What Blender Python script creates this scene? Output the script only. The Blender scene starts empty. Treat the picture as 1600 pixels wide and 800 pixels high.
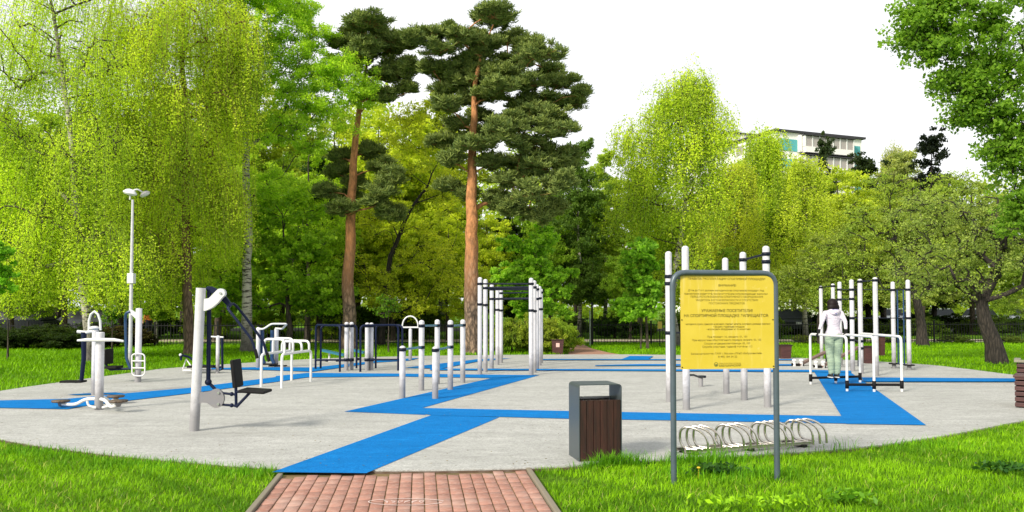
import bpy, bmesh, math, random
import numpy as np
from mathutils import Vector, Matrix
R = math.radians
sc = bpy.context.scene
C = sc.collection

# ------------------------------------------------------------ camera
F = 1250.0; CAMH = 1.65; PITCH = R(2.0); HOR = 478.0
CY = HOR - F * math.tan(PITCH)            # principal row of the 1600x800 photograph
cam_d = bpy.data.cameras.new('camera'); cam = bpy.data.objects.new('camera', cam_d); C.objects.link(cam)
cam.location = (0, 0, CAMH); cam.rotation_euler = (R(90) + PITCH, 0, 0)
cam_d.sensor_width = 36; cam_d.lens = 36 * F / 1600
cam_d.shift_y = (CY - 400) / 1600
cam_d.clip_end = 2000; cam_d.clip_start = .05
sc.camera = cam
# ------------------------------------------------------------ world: bright overcast
SUN_EL, SUN_AZ = R(33), R(-138)           # azimuth from +Y, clockwise: behind-left of the camera
w = bpy.data.worlds.new('World'); sc.world = w; w.use_nodes = True
nt = w.node_tree; nt.nodes.clear()
out = nt.nodes.new('ShaderNodeOutputWorld'); bg = nt.nodes.new('ShaderNodeBackground')
sky = nt.nodes.new('ShaderNodeTexSky'); sky.sky_type = 'NISHITA'; sky.sun_disc = False
sky.sun_elevation = SUN_EL; sky.sun_rotation = SUN_AZ
tc = nt.nodes.new('ShaderNodeTexCoord'); mp = nt.nodes.new('ShaderNodeMapping'); mp.inputs['Scale'].default_value = (1, 1, 3)
no = nt.nodes.new('ShaderNodeTexNoise'); no.inputs['Scale'].default_value = 1.6; no.inputs['Detail'].default_value = 5
rp = nt.nodes.new('ShaderNodeValToRGB')
rp.color_ramp.elements[0].position = .35; rp.color_ramp.elements[0].color = (8.4, 8.75, 9.3, 1)
rp.color_ramp.elements[1].position = .65; rp.color_ramp.elements[1].color = (11.4, 11.4, 11.4, 1)
mx = nt.nodes.new('ShaderNodeMix'); mx.data_type = 'RGBA'; mx.inputs[0].default_value = .9
nt.links.new(tc.outputs['Generated'], mp.inputs['Vector']); nt.links.new(mp.outputs[0], no.inputs['Vector'])
nt.links.new(no.outputs['Fac'], rp.inputs[0]); nt.links.new(sky.outputs[0], mx.inputs[6]); nt.links.new(rp.outputs[0], mx.inputs[7])
nt.links.new(mx.outputs[2], bg.inputs[0]); bg.inputs[1].default_value = .078; nt.links.new(bg.outputs[0], out.inputs[0])
sd = bpy.data.lights.new('sun', 'SUN'); sun = bpy.data.objects.new('sun', sd); C.objects.link(sun)
sd.energy = 3.5; sd.angle = R(13); sd.color = (1, .93, .80)
dv = Vector((math.sin(SUN_AZ) * math.cos(SUN_EL), math.cos(SUN_AZ) * math.cos(SUN_EL), math.sin(SUN_EL)))
sun.rotation_euler = dv.to_track_quat('Z', 'Y').to_euler(); sun.location = (0, -10, 30)
sc.view_settings.view_transform = 'Standard'; sc.view_settings.look = 'None'; sc.view_settings.gamma = 1
sc.view_settings.exposure = 0.54; sc.view_settings.use_curve_mapping = False
sc.cycles.max_bounces = 6; sc.cycles.diffuse_bounces = 4; sc.cycles.transmission_bounces = 4

# ------------------------------------------------------------ helpers
def V(px, py, Y):
    """world point on the plane at distance Y that a photograph pixel looks at"""
    d = Vector(((px - 800) / F, -(py - CY) / F, -1)); d.rotate(cam.rotation_euler)
    t = Y / d.y
    return Vector((d.x * t, Y, CAMH + d.z * t))
def P(px, py, z=0.0):
    d = Vector(((px - 800) / F, -(py - CY) / F, -1)); d.rotate(cam.rotation_euler)
    t = (z - CAMH) / d.z
    return Vector((d.x * t, d.y * t, z))
def mesh_np(name, verts, faces, k, smooth=False, attrs=None):
    me = bpy.data.meshes.new(name); n = len(verts); m = len(faces)
    me.vertices.add(n); me.vertices.foreach_set('co', np.ascontiguousarray(verts, np.float32).ravel())
    me.loops.add(m * k); me.loops.foreach_set('vertex_index', np.ascontiguousarray(faces, np.int32).ravel())
    me.polygons.add(m); me.polygons.foreach_set('loop_start', np.arange(0, m * k, k, dtype=np.int32))
    if smooth: me.polygons.foreach_set('use_smooth', np.ones(m, bool))
    for an, av in (attrs or {}).items():
        a = me.attributes.new(an, 'FLOAT', 'POINT'); a.data.foreach_set('value', np.ascontiguousarray(av, np.float32))
    me.update(calc_edges=True); return me
WL = {}
def place(o, parent=None, loc=None):
    C.objects.link(o)
    if parent is not None:
        o.parent = parent; WL[o] = WL[parent]
    else:
        o.location = loc if loc is not None else (0, 0, 0); WL[o] = Vector(o.location)
    return o
def tag(o, label=None, cat=None, group=None, kind=None):
    if label: o['label'] = label
    if cat: o['category'] = cat
    if group: o['group'] = group
    if kind: o['kind'] = kind
    return o
def thing(name, label, cat, loc, group=None):
    o = bpy.data.objects.new(name, None); o.empty_display_size = .2
    place(o, None, Vector(loc)); return tag(o, label, cat, group)
def fillet(pts, r, n=5):
    pts = [Vector(p) for p in pts]; o = [pts[0]]
    for a, b, c in zip(pts, pts[1:], pts[2:]):
        da = (a - b); dc = (c - b); rr = min(r, da.length * .49, dc.length * .49)
        p0 = b + da.normalized() * rr; p2 = b + dc.normalized() * rr
        for i in range(n + 1):
            t = i / n; o.append(p0 * (1 - t) ** 2 + b * 2 * t * (1 - t) + p2 * t * t)
    o.append(pts[-1]); return o
class MB:
    def __init__(s): s.v = []; s.f = []; s.sm = []
    def add(s, vs, fs, sm=False):
        k = len(s.v); s.v += [Vector(v) for v in vs]; s.f += [[i + k for i in f] for f in fs]; s.sm += [sm] * len(fs); return s
    def tube(s, pts, r, n=10, fil=0, cap=True):
        pts = fillet(pts, fil) if fil else [Vector(p) for p in pts]
        rs = r if isinstance(r, (list, tuple)) else [r] * len(pts)
        t = (pts[1] - pts[0]).normalized(); u = t.orthogonal().normalized(); vs = []; N = len(pts)
        for i, p in enumerate(pts):
            t2 = (pts[min(i + 1, N - 1)] - pts[max(i - 1, 0)]).normalized()
            u = (u - t2 * u.dot(t2)).normalized(); w_ = t2.cross(u)
            for j in range(n):
                a = 2 * math.pi * j / n; vs.append(p + (u * math.cos(a) + w_ * math.sin(a)) * rs[i])
        fs = [(i * n + j, i * n + (j + 1) % n, (i + 1) * n + (j + 1) % n, (i + 1) * n + j) for i in range(N - 1) for j in range(n)]
        s.add(vs, fs, True)
        if cap: s.add(vs[:n], [tuple(range(n - 1, -1, -1))]); s.add(vs[-n:], [tuple(range(n))])
        return s
    def lathe(s, c, prof, n=20):
        c = Vector(c); vs = [c + Vector((r * math.cos(2 * math.pi * j / n), r * math.sin(2 * math.pi * j / n), z)) for r, z in prof for j in range(n)]
        fs = [(i * n + j, i * n + (j + 1) % n, (i + 1) * n + (j + 1) % n, (i + 1) * n + j) for i in range(len(prof) - 1) for j in range(n)]
        return s.add(vs, fs, True)
    def post(s, p, h, r, n=20):
        p = Vector(p); pr = [(r, -.02), (r, h - r * .8)]
        for k in range(1, 6): a = R(90) * k / 5; pr.append((max(r * math.cos(a), .0005), h - r * .8 + r * .8 * math.sin(a)))
        return s.lathe(p, pr, n)
    def collar(s, p, z, r=.066, h=.055, n=20):
        return s.lathe(Vector((p[0], p[1], z - h / 2)), [(r * .7, 0), (r, 0), (r, h), (r * .7, h)], n)
    def box(s, c, size, rz=0, rx=0, ry=0, bev=.0):
        m = Matrix.Translation(Vector(c)) @ Matrix.Rotation(rz, 4, 'Z') @ Matrix.Rotation(rx, 4, 'X') @ Matrix.Rotation(ry, 4, 'Y')
        x, y, z = size[0] / 2, size[1] / 2, size[2] / 2
        if bev <= 0:
            vs = [m @ Vector((a * x, b * y, d * z)) for a in (-1, 1) for b in (-1, 1) for d in (-1, 1)]
            return s.add(vs, [(0, 1, 3, 2), (4, 6, 7, 5), (0, 4, 5, 1), (2, 3, 7, 6), (0, 2, 6, 4), (1, 5, 7, 3)])
        bm = bmesh.new(); bmesh.ops.create_cube(bm, size=1)
        for v in bm.verts: v.co = Vector((v.co.x * size[0], v.co.y * size[1], v.co.z * size[2]))
        bmesh.ops.bevel(bm, geom=bm.edges[:], offset=bev, segments=2, affect='EDGES', profile=.5)
        bm.verts.ensure_lookup_table()
        s.add([m @ v.co for v in bm.verts], [[v.index for v in f.verts] for f in bm.faces]); bm.free(); return s
    def prism(s, poly, vec):
        """closed polygon of world points pushed along vec"""
        n = len(poly); a = [Vector(p) for p in poly]; b = [p + Vector(vec) for p in a]
        return s.add(a + b, [tuple(range(n - 1, -1, -1)), tuple(range(n, 2 * n))] + [(i, (i + 1) % n, n + (i + 1) % n, n + i) for i in range(n)])
    def ball(s, c, r, sx=1, sy=1, sz=1, n=12):
        pr = [(max(r * math.sin(math.pi * k / 8), .0005), -r * math.cos(math.pi * k / 8)) for k in range(9)]
        k0 = len(s.v); s.lathe((0, 0, 0), pr, n)
        for i in range(k0, len(s.v)): s.v[i] = Vector((s.v[i].x * sx, s.v[i].y * sy, s.v[i].z * sz)) + Vector(c)
        return s
    def build(s, name, mat, parent=None, loc=None):
        off = WL[parent] if parent is not None else (Vector(loc) if loc is not None else Vector((0, 0, 0)))
        me = bpy.data.meshes.new(name); me.from_pydata([v - off for v in s.v], [], s.f)
        me.polygons.foreach_set('use_smooth', s.sm); me.materials.append(mat); me.update()
        bm = bmesh.new(); bm.from_mesh(me); bmesh.ops.recalc_face_normals(bm, faces=bm.faces); bm.to_mesh(me); bm.free()
        return place(bpy.data.objects.new(name, me), parent, off)

# ------------------------------------------------------------ materials
def newmat(name):
    m = bpy.data.materials.new(name); m.use_nodes = True; return m, m.node_tree, m.node_tree.nodes['Principled BSDF']
def N(nt, t, **k):
    n = nt.nodes.new(t)
    for a, b in k.items():
        if a in n.inputs: n.inputs[a].default_value = b
        else: setattr(n, a, b)
    return n
def mixc(nt, f, a, b, blend='MIX'):
    n = nt.nodes.new('ShaderNodeMix'); n.data_type = 'RGBA'; n.blend_type = blend
    for i, x in ((0, f), (6, a), (7, b)):
        if hasattr(x, 'is_linked') or hasattr(x, 'links'): nt.links.new(x, n.inputs[i])
        else: n.inputs[i].default_value = x if i == 0 else (*x, 1)
    return n.outputs[2]
def ramp(nt, x, p0, p1, c0=(0, 0, 0), c1=(1, 1, 1)):
    n = nt.nodes.new('ShaderNodeValToRGB'); e = n.color_ramp.elements
    e[0].position = p0; e[1].position = p1; e[0].color = (*c0, 1); e[1].color = (*c1, 1); nt.links.new(x, n.inputs[0]); return n.outputs[0]
def coord(nt, which='Object', scale=(1, 1, 1), rot=(0, 0, 0)):
    t = nt.nodes.new('ShaderNodeTexCoord'); m = nt.nodes.new('ShaderNodeMapping')
    m.inputs['Scale'].default_value = scale; m.inputs['Rotation'].default_value = rot
    nt.links.new(t.outputs[which], m.inputs[0]); return m.outputs[0]
def noise(nt, vec, scale, detail=4, rough=.5):
    n = N(nt, 'ShaderNodeTexNoise', Scale=scale, Detail=detail, Roughness=rough); nt.links.new(vec, n.inputs['Vector']); return n.outputs['Fac']
def bump(nt, bs, h, strength, dist=.01):
    b = N(nt, 'ShaderNodeBump', Strength=strength, Distance=dist); nt.links.new(h, b.inputs['Height']); nt.links.new(b.outputs[0], bs.inputs['Normal'])
def paint(name, col, rough=.45, metal=0, dirt=.15, dcol=(.25, .23, .2), base_dirt=False, bmp=.1):
    m, nt, bs = newmat(name); c = coord(nt)
    if max(col) < .07: dcol = tuple(min(x, .04) for x in dcol); bs.inputs['Specular IOR Level'].default_value = .22; rough = max(rough, .5)
    n1 = noise(nt, c, 9, 5, .65); f = ramp(nt, n1, .45, .75, (0, 0, 0), (dirt,) * 3)
    o = mixc(nt, f, col, dcol)
    if base_dirt:      # scuffed lower end of the posts
        sp = nt.nodes.new('ShaderNodeSeparateXYZ'); nt.links.new(c, sp.inputs[0])
        ad = N(nt, 'ShaderNodeMath', operation='MULTIPLY_ADD'); nt.links.new(n1, ad.inputs[0]); ad.inputs[1].default_value = -.35; nt.links.new(sp.outputs[2], ad.inputs[2])
        g = ramp(nt, ad.outputs[0], .0, .36, (.85,) * 3, (0, 0, 0)); o = mixc(nt, g, o, (.20, .195, .20)); n3 = noise(nt, coord(nt, scale=(14, 14, 1.5)), 2.2, 5, .7); o = mixc(nt, ramp(nt, n3, .55, .75, (0, 0, 0), (.35,) * 3), o, (.33, .31, .28))
    nt.links.new(o, bs.inputs['Base Color']); bs.inputs['Roughness'].default_value = rough; bs.inputs['Metallic'].default_value = metal
    bump(nt, bs, noise(nt, c, 60, 3), bmp, .002); return m
white = paint('white_enamel', (.60, .59, .62), .4, dirt=.35, base_dirt=True)
white2 = paint('white_tube_paint', (.70, .70, .69), .35, dirt=.12)
navy = paint('navy_enamel', (.003, .008, .035), .35, dirt=.1)
navyd = paint('dark_navy_clamp', (.004, .007, .018), .5, dirt=.1)
blue = paint('blue_enamel', (.008, .045, .13), .35, dirt=.1)
teal = paint('teal_enamel', (.02, .16, .25), .4, dirt=.1)
black = paint('black_rubber', (.006, .0055, .006), .7, dirt=.2, dcol=(.03, .03, .03))
greyplate = paint('bare_grey_plate', (.20, .195, .21), .55, 0, dirt=.5)
steel = paint('brushed_steel', (.62, .58, .53), .22, 1, dirt=.25, dcol=(.2, .15, .1))
signtube = paint('grey_sign_tube', (.085, .115, .14), .38, .2, dirt=.25, dcol=(.02, .025, .03))
binmetal = paint('grey_bin_metal', (.075, .095, .105), .38, .35, dirt=.35, dcol=(.08, .08, .09))
concrete = paint('kerb_concrete', (.21, .18, .13), .9, dirt=.6, dcol=(.18, .17, .11), bmp=.6)
chrome = paint('dull_silver', (.6, .6, .6), .3, .9)
ironm = paint('black_iron', (.012, .013, .013), .6, dirt=.3)
glassd = paint('dark_glass', (.02, .025, .03), .08, dirt=.05)
skinm = paint('skin', (.55, .33, .24), .5, dirt=.05)
orange = paint('orange_vest', (.75, .22, .03), .7)
def wood(name, c1, c2, sc_=(30, 30, 3), rough=.55):
    m, nt, bs = newmat(name); c = coord(nt, scale=sc_); n = noise(nt, c, 1, 6, .7)
    o = mixc(nt, ramp(nt, n, .3, .7), c1, c2); nt.links.new(o, bs.inputs['Base Color']); bs.inputs['Roughness'].default_value = rough
    bump(nt, bs, n, .4, .004); return m
binwood = wood('stained_plank', (.010, .004, .003), (.055, .016, .010))
benchwood = wood('bench_slat_wood', (.035, .012, .012), (.10, .035, .03), (4, 30, 30))
footwood = wood('worn_footplate', (.03, .02, .015), (.16, .11, .07))
plankwood = wood('incline_plank', (.10, .055, .045), (.22, .14, .11), (5, 40, 40))

# leaf material: object colour times a per-leaf tint; the leaf lets light through
def leafmat(name, trans=.4, rough=.5):
    m, nt, bs = newmat(name); oi = nt.nodes.new('ShaderNodeObjectInfo'); at = nt.nodes.new('ShaderNodeAttribute'); at.attribute_name = 'tint'
    k = ramp(nt, at.outputs['Fac'], 0, 1, (.40, .50, .6), (1.45, 1.30, 1.1))
    o = mixc(nt, 1.0, oi.outputs['Color'], k, 'MULTIPLY')
    nt.links.new(o, bs.inputs['Base Color']); bs.inputs['Roughness'].default_value = rough; bs.inputs['Specular IOR Level'].default_value = .12
    tr = nt.nodes.new('ShaderNodeBsdfTranslucent'); t2 = mixc(nt, 1.0, o, (1.12, 1.15, .5), 'MULTIPLY'); nt.links.new(t2, tr.inputs[0])
    ms = nt.nodes.new('ShaderNodeMixShader'); ms.inputs[0].default_value = trans
    nt.links.new(bs.outputs[0], ms.inputs[1]); nt.links.new(tr.outputs[0], ms.inputs[2])
    nt.links.new(ms.outputs[0], nt.nodes['Material Output'].inputs[0]); return m
leaf = leafmat('broad_leaf', .52); needle = leafmat('pine_needle', .15, .6); grassm = leafmat('grass_blade', .35, .45)
def barkmat(name, c1, c2, sc_=(9, 9, 1.6), hi=None, birch=False):
    m, nt, bs = newmat(name); c = coord(nt, scale=sc_); n = noise(nt, c, 2.2, 7, .7)
    vo = N(nt, 'ShaderNodeTexVoronoi', feature='DISTANCE_TO_EDGE', Scale=1.6); nt.links.new(c, vo.inputs['Vector'])
    o = mixc(nt, ramp(nt, n, .35, .68), c1, c2)
    if not birch: o = mixc(nt, ramp(nt, vo.outputs['Distance'], 0, .22, (.75,) * 3, (0, 0, 0)), o, tuple(x * .3 for x in c1))
    c0 = coord(nt); sp = nt.nodes.new('ShaderNodeSeparateXYZ'); nt.links.new(c0, sp.inputs[0])
    if hi:
        mr = N(nt, 'ShaderNodeMapRange'); mr.inputs[1].default_value = 1.6; mr.inputs[2].default_value = 4.2; nt.links.new(sp.outputs[2], mr.inputs[0])
        f = mixc(nt, ramp(nt, n, .3, .7), hi, tuple(x * .3 for x in hi)); o = mixc(nt, mr.outputs[0], o, f)
    if birch:
        cc = coord(nt, scale=(3, 3, 14)); n2 = noise(nt, cc, 1.3, 5, .7)
        wf = ramp(nt, n2, .5, .58); wh = mixc(nt, wf, (.52, .48, .40), (.05, .042, .035))
        mr = N(nt, 'ShaderNodeMapRange'); mr.inputs[1].default_value = .2; mr.inputs[2].default_value = 1.6; nt.links.new(sp.outputs[2], mr.inputs[0])
        at = nt.nodes.new('ShaderNodeAttribute'); at.attribute_name = 'rad'
        g = ramp(nt, at.outputs['Fac'], .035, .07); wh = mixc(nt, mr.outputs[0], o, wh); o = mixc(nt, g, (.06, .045, .035), wh)
    nt.links.new(o, bs.inputs['Base Color']); bs.inputs['Roughness'].default_value = .9
    ad = N(nt, 'ShaderNodeMath', operation='ADD'); nt.links.new(n, ad.inputs[0]); nt.links.new(vo.outputs['Distance'], ad.inputs[1])
    bump(nt, bs, ad.outputs[0], .9, .04); return m
bark = barkmat('brown_bark', (.045, .034, .026), (.15, .115, .085))
barkd = barkmat('dark_bark', (.02, .016, .013), (.075, .058, .045))
barkp = barkmat('pine_bark', (.07, .05, .035), (.44, .30, .20), sc_=(4.5, 4.5, 1.8), hi=(.70, .31, .12))
barkr = barkmat('reddish_bark', (.10, .065, .045), (.34, .22, .15), hi=(.26, .13, .07))
barkb = barkmat('birch_bark', (.04, .035, .03), (.22, .2, .17), birch=True)

# ------------------------------------------------------------ the setting
def groundmat():
    m, nt, bs = newmat('lawn_ground'); c = coord(nt)
    a = noise(nt, c, .35, 5, .6); b = noise(nt, c, 14, 6, .75); d = noise(nt, c, 1.7, 4, .6)
    o = mixc(nt, ramp(nt, b, .35, .65), (.035, .10, .006), (.15, .32, .015))
    o = mixc(nt, ramp(nt, a, .4, .65, (0, 0, 0), (.5,) * 3), o, (.16, .27, .015))
    o = mixc(nt, ramp(nt, d, .62, .78, (0, 0, 0), (.45,) * 3), o, (.10, .075, .035))
    nt.links.new(o, bs.inputs['Base Color']); bs.inputs['Roughness'].default_value = 1; bs.inputs['Specular IOR Level'].default_value = .1
    bump(nt, bs, b, 1, .08); return m
g = MB(); g.add([(-500, -60, 0), (500, -60, 0), (500, 900, 0), (-500, 900, 0)], [(0, 1, 2, 3)])
ground = tag(g.build('ground', groundmat()), kind='structure')

def court_mat(name, c1, c2, stain):
    m, nt, bs = newmat(name); c = coord(nt)
    f = noise(nt, c, 45, 6, .85); s = noise(nt, coord(nt, scale=(.55, 2.2, 1)), 1.1, 6, .62); g_ = noise(nt, c, 6, 5, .7)
    o = mixc(nt, ramp(nt, f, .40, .62), c1, c2)
    o = mixc(nt, ramp(nt, s, .40, .66, (0, 0, 0), (.55,) * 3), o, stain)
    o = mixc(nt, ramp(nt, g_, .50, .75, (0, 0, 0), (.5,) * 3), o, tuple(x * .72 for x in stain)); o = mixc(nt, ramp(nt, noise(nt, coord(nt, scale=(.8, 3.5, 1)), 2.3, 6, .7), .55, .72, (0, 0, 0), (.4,) * 3), o, tuple(min(1, x * 1.25) for x in c2))
    nt.links.new(o, bs.inputs['Base Color']); bs.inputs['Roughness'].default_value = .9; bs.inputs['Specular IOR Level'].default_value = .07
    bump(nt, bs, f, .5, .006); return m
court_m = court_mat('grey_rubber_surface', (.29, .29, .27), (.54, .54, .51), (.30, .30, .28))
blue_m = court_mat('blue_rubber_surface', (.003, .115, .38), (.009, .22, .56), (.004, .13, .38))
edge = [P(*p) for p in ((0, 690), (140, 711), (290, 726), (440, 737), (640, 740), (860, 735), (1040, 723), (1320, 706), (1480, 684), (1600, 661))]
edge += [Vector((9.6, 12.9, 0)), Vector((11.4, 15.2, 0)), Vector((12.2, 17.4, 0)), P(1585, 588), P(1502, 577.5), P(1425, 570), P(1250, 561), P(1000, 555.5), P(750, 556.5), P(600, 559), P(480, 563), P(281, 576), P(225, 582), P(101, 598.7), P(0, 613.7), Vector((-9.5, 13.2, 0)), Vector((-8.1, 11.2, 0))]
def catmull(ps, n=8):
    o = []; L = len(ps)
    for i in range(L):
        a, b, c, d = ps[i - 1], ps[i], ps[(i + 1) % L], ps[(i + 2) % L]
        for k in range(n):
            t = k / n; o.append(.5 * (2 * b + (c - a) * t + (2 * a - 5 * b + 4 * c - d) * t * t + (3 * b - a - 3 * c + d) * t ** 3))
    return o
COURT = catmull(edge)
TOP = .035
b = MB(); b.prism([(p.x, p.y, -.05) for p in COURT], (0, 0, TOP + .05)); b.build('court_pavement', court_m)['kind'] = 'structure'
b = MB(); n = len(COURT)
cc = sum(COURT, Vector()) / n
ring = []
for r0, r1, z0, z1 in ((.004, .03, -.05, TOP - .012),):
    A = [p + (p - cc).normalized() * r0 for p in COURT]; B_ = [p + (p - cc).normalized() * r1 for p in COURT]
    vs = [Vector((p.x, p.y, z)) for L in ((A, z0), (A, z1), (B_, z1), (B_, z0)) for p in L[0] for z in (L[1],)]
    b.add(vs, [(k * n + i, k * n + (i + 1) % n, (k + 1) * n + (i + 1) % n, (k + 1) * n + i) for k in range(3) for i in range(n)])
b.build('court_edging_kerb', paint('edging_strip', (.10, .06, .035), .8, dirt=.5))['kind'] = 'structure'
# blue stripes, all cut in one sheet by convex pieces stacked 1.5 mm apart
bands = [
 [(425, 737.5), (675, 648), (780, 652), (572, 739.2)],
 [(538, 643), (771, 590), (843, 586), (659, 637.5), (665, 648)],
 [(655, 637.2), (888, 642), (1100, 646), (1315, 650), (1447, 664), (1100, 657.5), (888, 654), (675, 648.5), (650, 645)],
 [(1271, 579), (1328, 581), (1375, 613), (1447, 664), (1322, 662), (1295, 618)],
 [(-60, 628), (0, 625.5), (105, 623), (195, 614.5), (300, 605.5), (450, 586.5), (480, 589), (450, 594), (300, 614), (139, 633), (105, 639), (0, 637), (-60, 637)],
 [(430, 587.5), (480, 582.5), (625, 583.6), (744, 585), (843, 586), (771, 590.5), (625, 588), (480, 589.5), (440, 595)],
 [(105, 616), (180, 613), (196, 614.8), (120, 617)],
 [(330, 575), (400, 573.5), (488, 574), (604, 562), (656, 559), (640, 563), (590, 566), (488, 580.5), (400, 577.5), (330, 577)],
 [(631, 574.5), (747, 561), (800, 559.5), (747, 564.5), (689, 575.8)],
 [(672, 575.6), (1271, 577.8), (1330, 579.2), (1330, 582), (1271, 581), (860, 578.6), (672, 578.2)],
 [(930, 570.5), (1000, 568.8), (1240, 568.8), (1245, 571), (930, 571.5)],
 [(830, 560.8), (1240, 561), (1240, 562.5), (830, 562.3)],
 [(984, 556), (1021, 556.3), (1011, 562), (969, 562)],
 [(1346, 589.5), (1585, 591), (1720, 593), (1720, 597), (1585, 596), (1350, 596)],
]
for i, pl in enumerate(bands):
    z = TOP + .004 + .0015 * i
    b = MB(); ps = [P(x, y, z) for x, y in pl]
    b.add(ps, [tuple(range(len(ps)))])
    b.build('court_marking', blue_m)['kind'] = 'structure'
# brick path with kerbs
PD = Vector((math.sin(R(-6.6)), math.cos(R(-6.6)), 0)); PN = Vector((PD.y, -PD.x, 0))
pl0, pr0 = P(444, 739), P(826, 738)
pc = (pl0 + pr0) / 2; hw = (pr0 - pl0).length / 2 - .03
def brickm():
    m, nt, bs = newmat('clay_brick'); at = nt.nodes.new('ShaderNodeAttribute'); at.attribute_name = 'tint'
    c = coord(nt); n1 = noise(nt, c, 22, 6, .7); n2 = noise(nt, c, 2.0, 4, .6)
    o = mixc(nt, at.outputs['Fac'], (.30, .14, .10), (.38, .19, .14))
    o = mixc(nt, ramp(nt, n1, .45, .75, (0, 0, 0), (.5,) * 3), o, (.50, .36, .30)); o = mixc(nt, ramp(nt, n2, .5, .75, (0, 0, 0), (.45,) * 3), o, (.50, .38, .32))
    nt.links.new(o, bs.inputs['Base Color']); bs.inputs['Roughness'].default_value = .9; bump(nt, bs, n1, .5, .006); return m
rg = np.random.default_rng(3); bv = []; bt = []
nc = 21; bw = 2 * hw / nc; bl = .20
vv = [Vector(q) for q in ((-1, -1, 0), (1, -1, 0), (1, 1, 0), (-1, 1, 0))]
bf = []
for i in range(nc):
    off = rg.random() * .1 + (i % 2) * .1
    for j in range(26):
        s = -(j * bl + off) - .10 ; u = -hw + (i + .5) * bw
        if s < -4.8: continue
        tz = .014 + rg.normal() * .0012; ta, tb = rg.normal(size=2) * .0014; k = len(bv); t = rg.random()
        ln = bl / 2 - .0010
        if s + ln > -.02: continue
        for (zz, ins) in ((-.02, 0), (tz - .002, 0), (tz, .002)):
            for q in vv:
                p = pc + PN * (u + q.x * (bw / 2 - .0055 - ins)) + PD * (s + q.y * (ln - ins)); p.z = zz + (q.x * ta + q.y * tb if zz > 0 else 0); bv.append(p); bt.append(t)
        for r_ in range(2):
            for q in range(4): bf.append((k + r_ * 4 + q, k + r_ * 4 + (q + 1) % 4, k + r_ * 4 + 4 + (q + 1) % 4, k + r_ * 4 + 4 + q))
        bf.append((k + 8, k + 9, k + 10, k + 11))
me = mesh_np('path', np.array(bv), np.array(bf), 4, attrs={'tint': bt}); me.materials.append(brickm())
tag(place(bpy.data.objects.new('path', me)), kind='structure')
b = MB(); b.add([pc + PN * -hw + PD * -5, pc + PN * hw + PD * -5, pc + PN * hw + PD * .0, pc + PN * -hw + PD * .0], [(0, 1, 2, 3)])
for v in b.v: v.z = .004
def soilm():
    m, nt, bs = newmat('joint_soil'); c = coord(nt); n1 = noise(nt, c, 3, 5, .7)
    nt.links.new(mixc(nt, ramp(nt, n1, .35, .65), (.10, .08, .02), (.24, .15, .07)), bs.inputs['Base Color']); bs.inputs['Roughness'].default_value = 1; return m
b.build('path_bed', soilm())['kind'] = 'structure'
for s in (-1, 1):
    b = MB()
    for j in range(5):
        a0 = -.06 - j * 1.0; c = pc + PN * s * (hw + .03) + PD * (a0 - .495); c.z = .012
        b.box(c, (.05, .985, .05), rz=-R(-6.6), bev=.008)
    b.build('kerb', concrete)['kind'] = 'structure'
# far brick path to the gate, park alley beyond the fence, road
farbrick = paint('far_red_paving', (.34, .17, .11), .9, dirt=.5, dcol=(.30, .24, .18))
sand = paint('pale_alley_surface', (.52, .44, .33), .95, dirt=.5, dcol=(.35, .3, .2))
asph = paint('road_asphalt', (.05, .05, .05), .9, dirt=.4)
def sheet(name, pts, z, mat):
    b = MB(); b.add([(p[0], p[1], z) for p in pts], [tuple(range(len(pts)))]); return tag(b.build(name, mat), kind='structure')
sheet('far_path', [P(888, 557), P(985, 557), P(950, 551), P(925, 545), P(912, 539), P(896, 539), P(889, 546)], .008, farbrick)
sheet('park_alley', [(-60, 36.2), (80, 36.2), (80, 39.5), (-60, 39.5)], .008, sand)
sheet('road', [(-120, 52), (160, 52), (160, 60), (-120, 60)], .008, asph)
print('setting done')

# ------------------------------------------------------------ trees
def cluster_leaves(rg, cen, rad, n, size, flat=.0, asp=.62, ex=.55):
    """n leaves spread round each centre; returns positions"""
    k = len(cen); idx = np.repeat(np.arange(k), n); d = rg.normal(size=(len(idx), 3)); d /= np.linalg.norm(d, axis=1)[:, None]
    rr = rg.random(len(idx)) ** ex
    return cen[idx] + d * rr[:, None] * rad[idx]
def leaf_quads(rg, pos, size, up=.5, asp=.6, hang=0, fold=.0, tint=None):
    n = len(pos); a = rg.normal(size=(n, 3)); a[:, 2] = a[:, 2] * (1 - hang) - hang * 1.6; a /= np.linalg.norm(a, axis=1)[:, None]
    nn = rg.normal(size=(n, 3)); nn[:, 2] += up * 2; b_ = np.cross(a, nn); b_ /= np.linalg.norm(b_, axis=1)[:, None] + 1e-9
    s = size * (.65 + .7 * rg.random(n))[:, None]
    v = np.empty((n, 4, 3)); v[:, 0] = pos - a * s * .5; v[:, 1] = pos + b_ * s * asp * .5 - a * s * .06; v[:, 2] = pos + a * s * .5; v[:, 3] = pos - b_ * s * asp * .5 - a * s * .06
    t = np.repeat(rg.random(n) if tint is None else tint, 4)
    return v.reshape(-1, 3), np.arange(n * 4).reshape(n, 4), t
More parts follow.
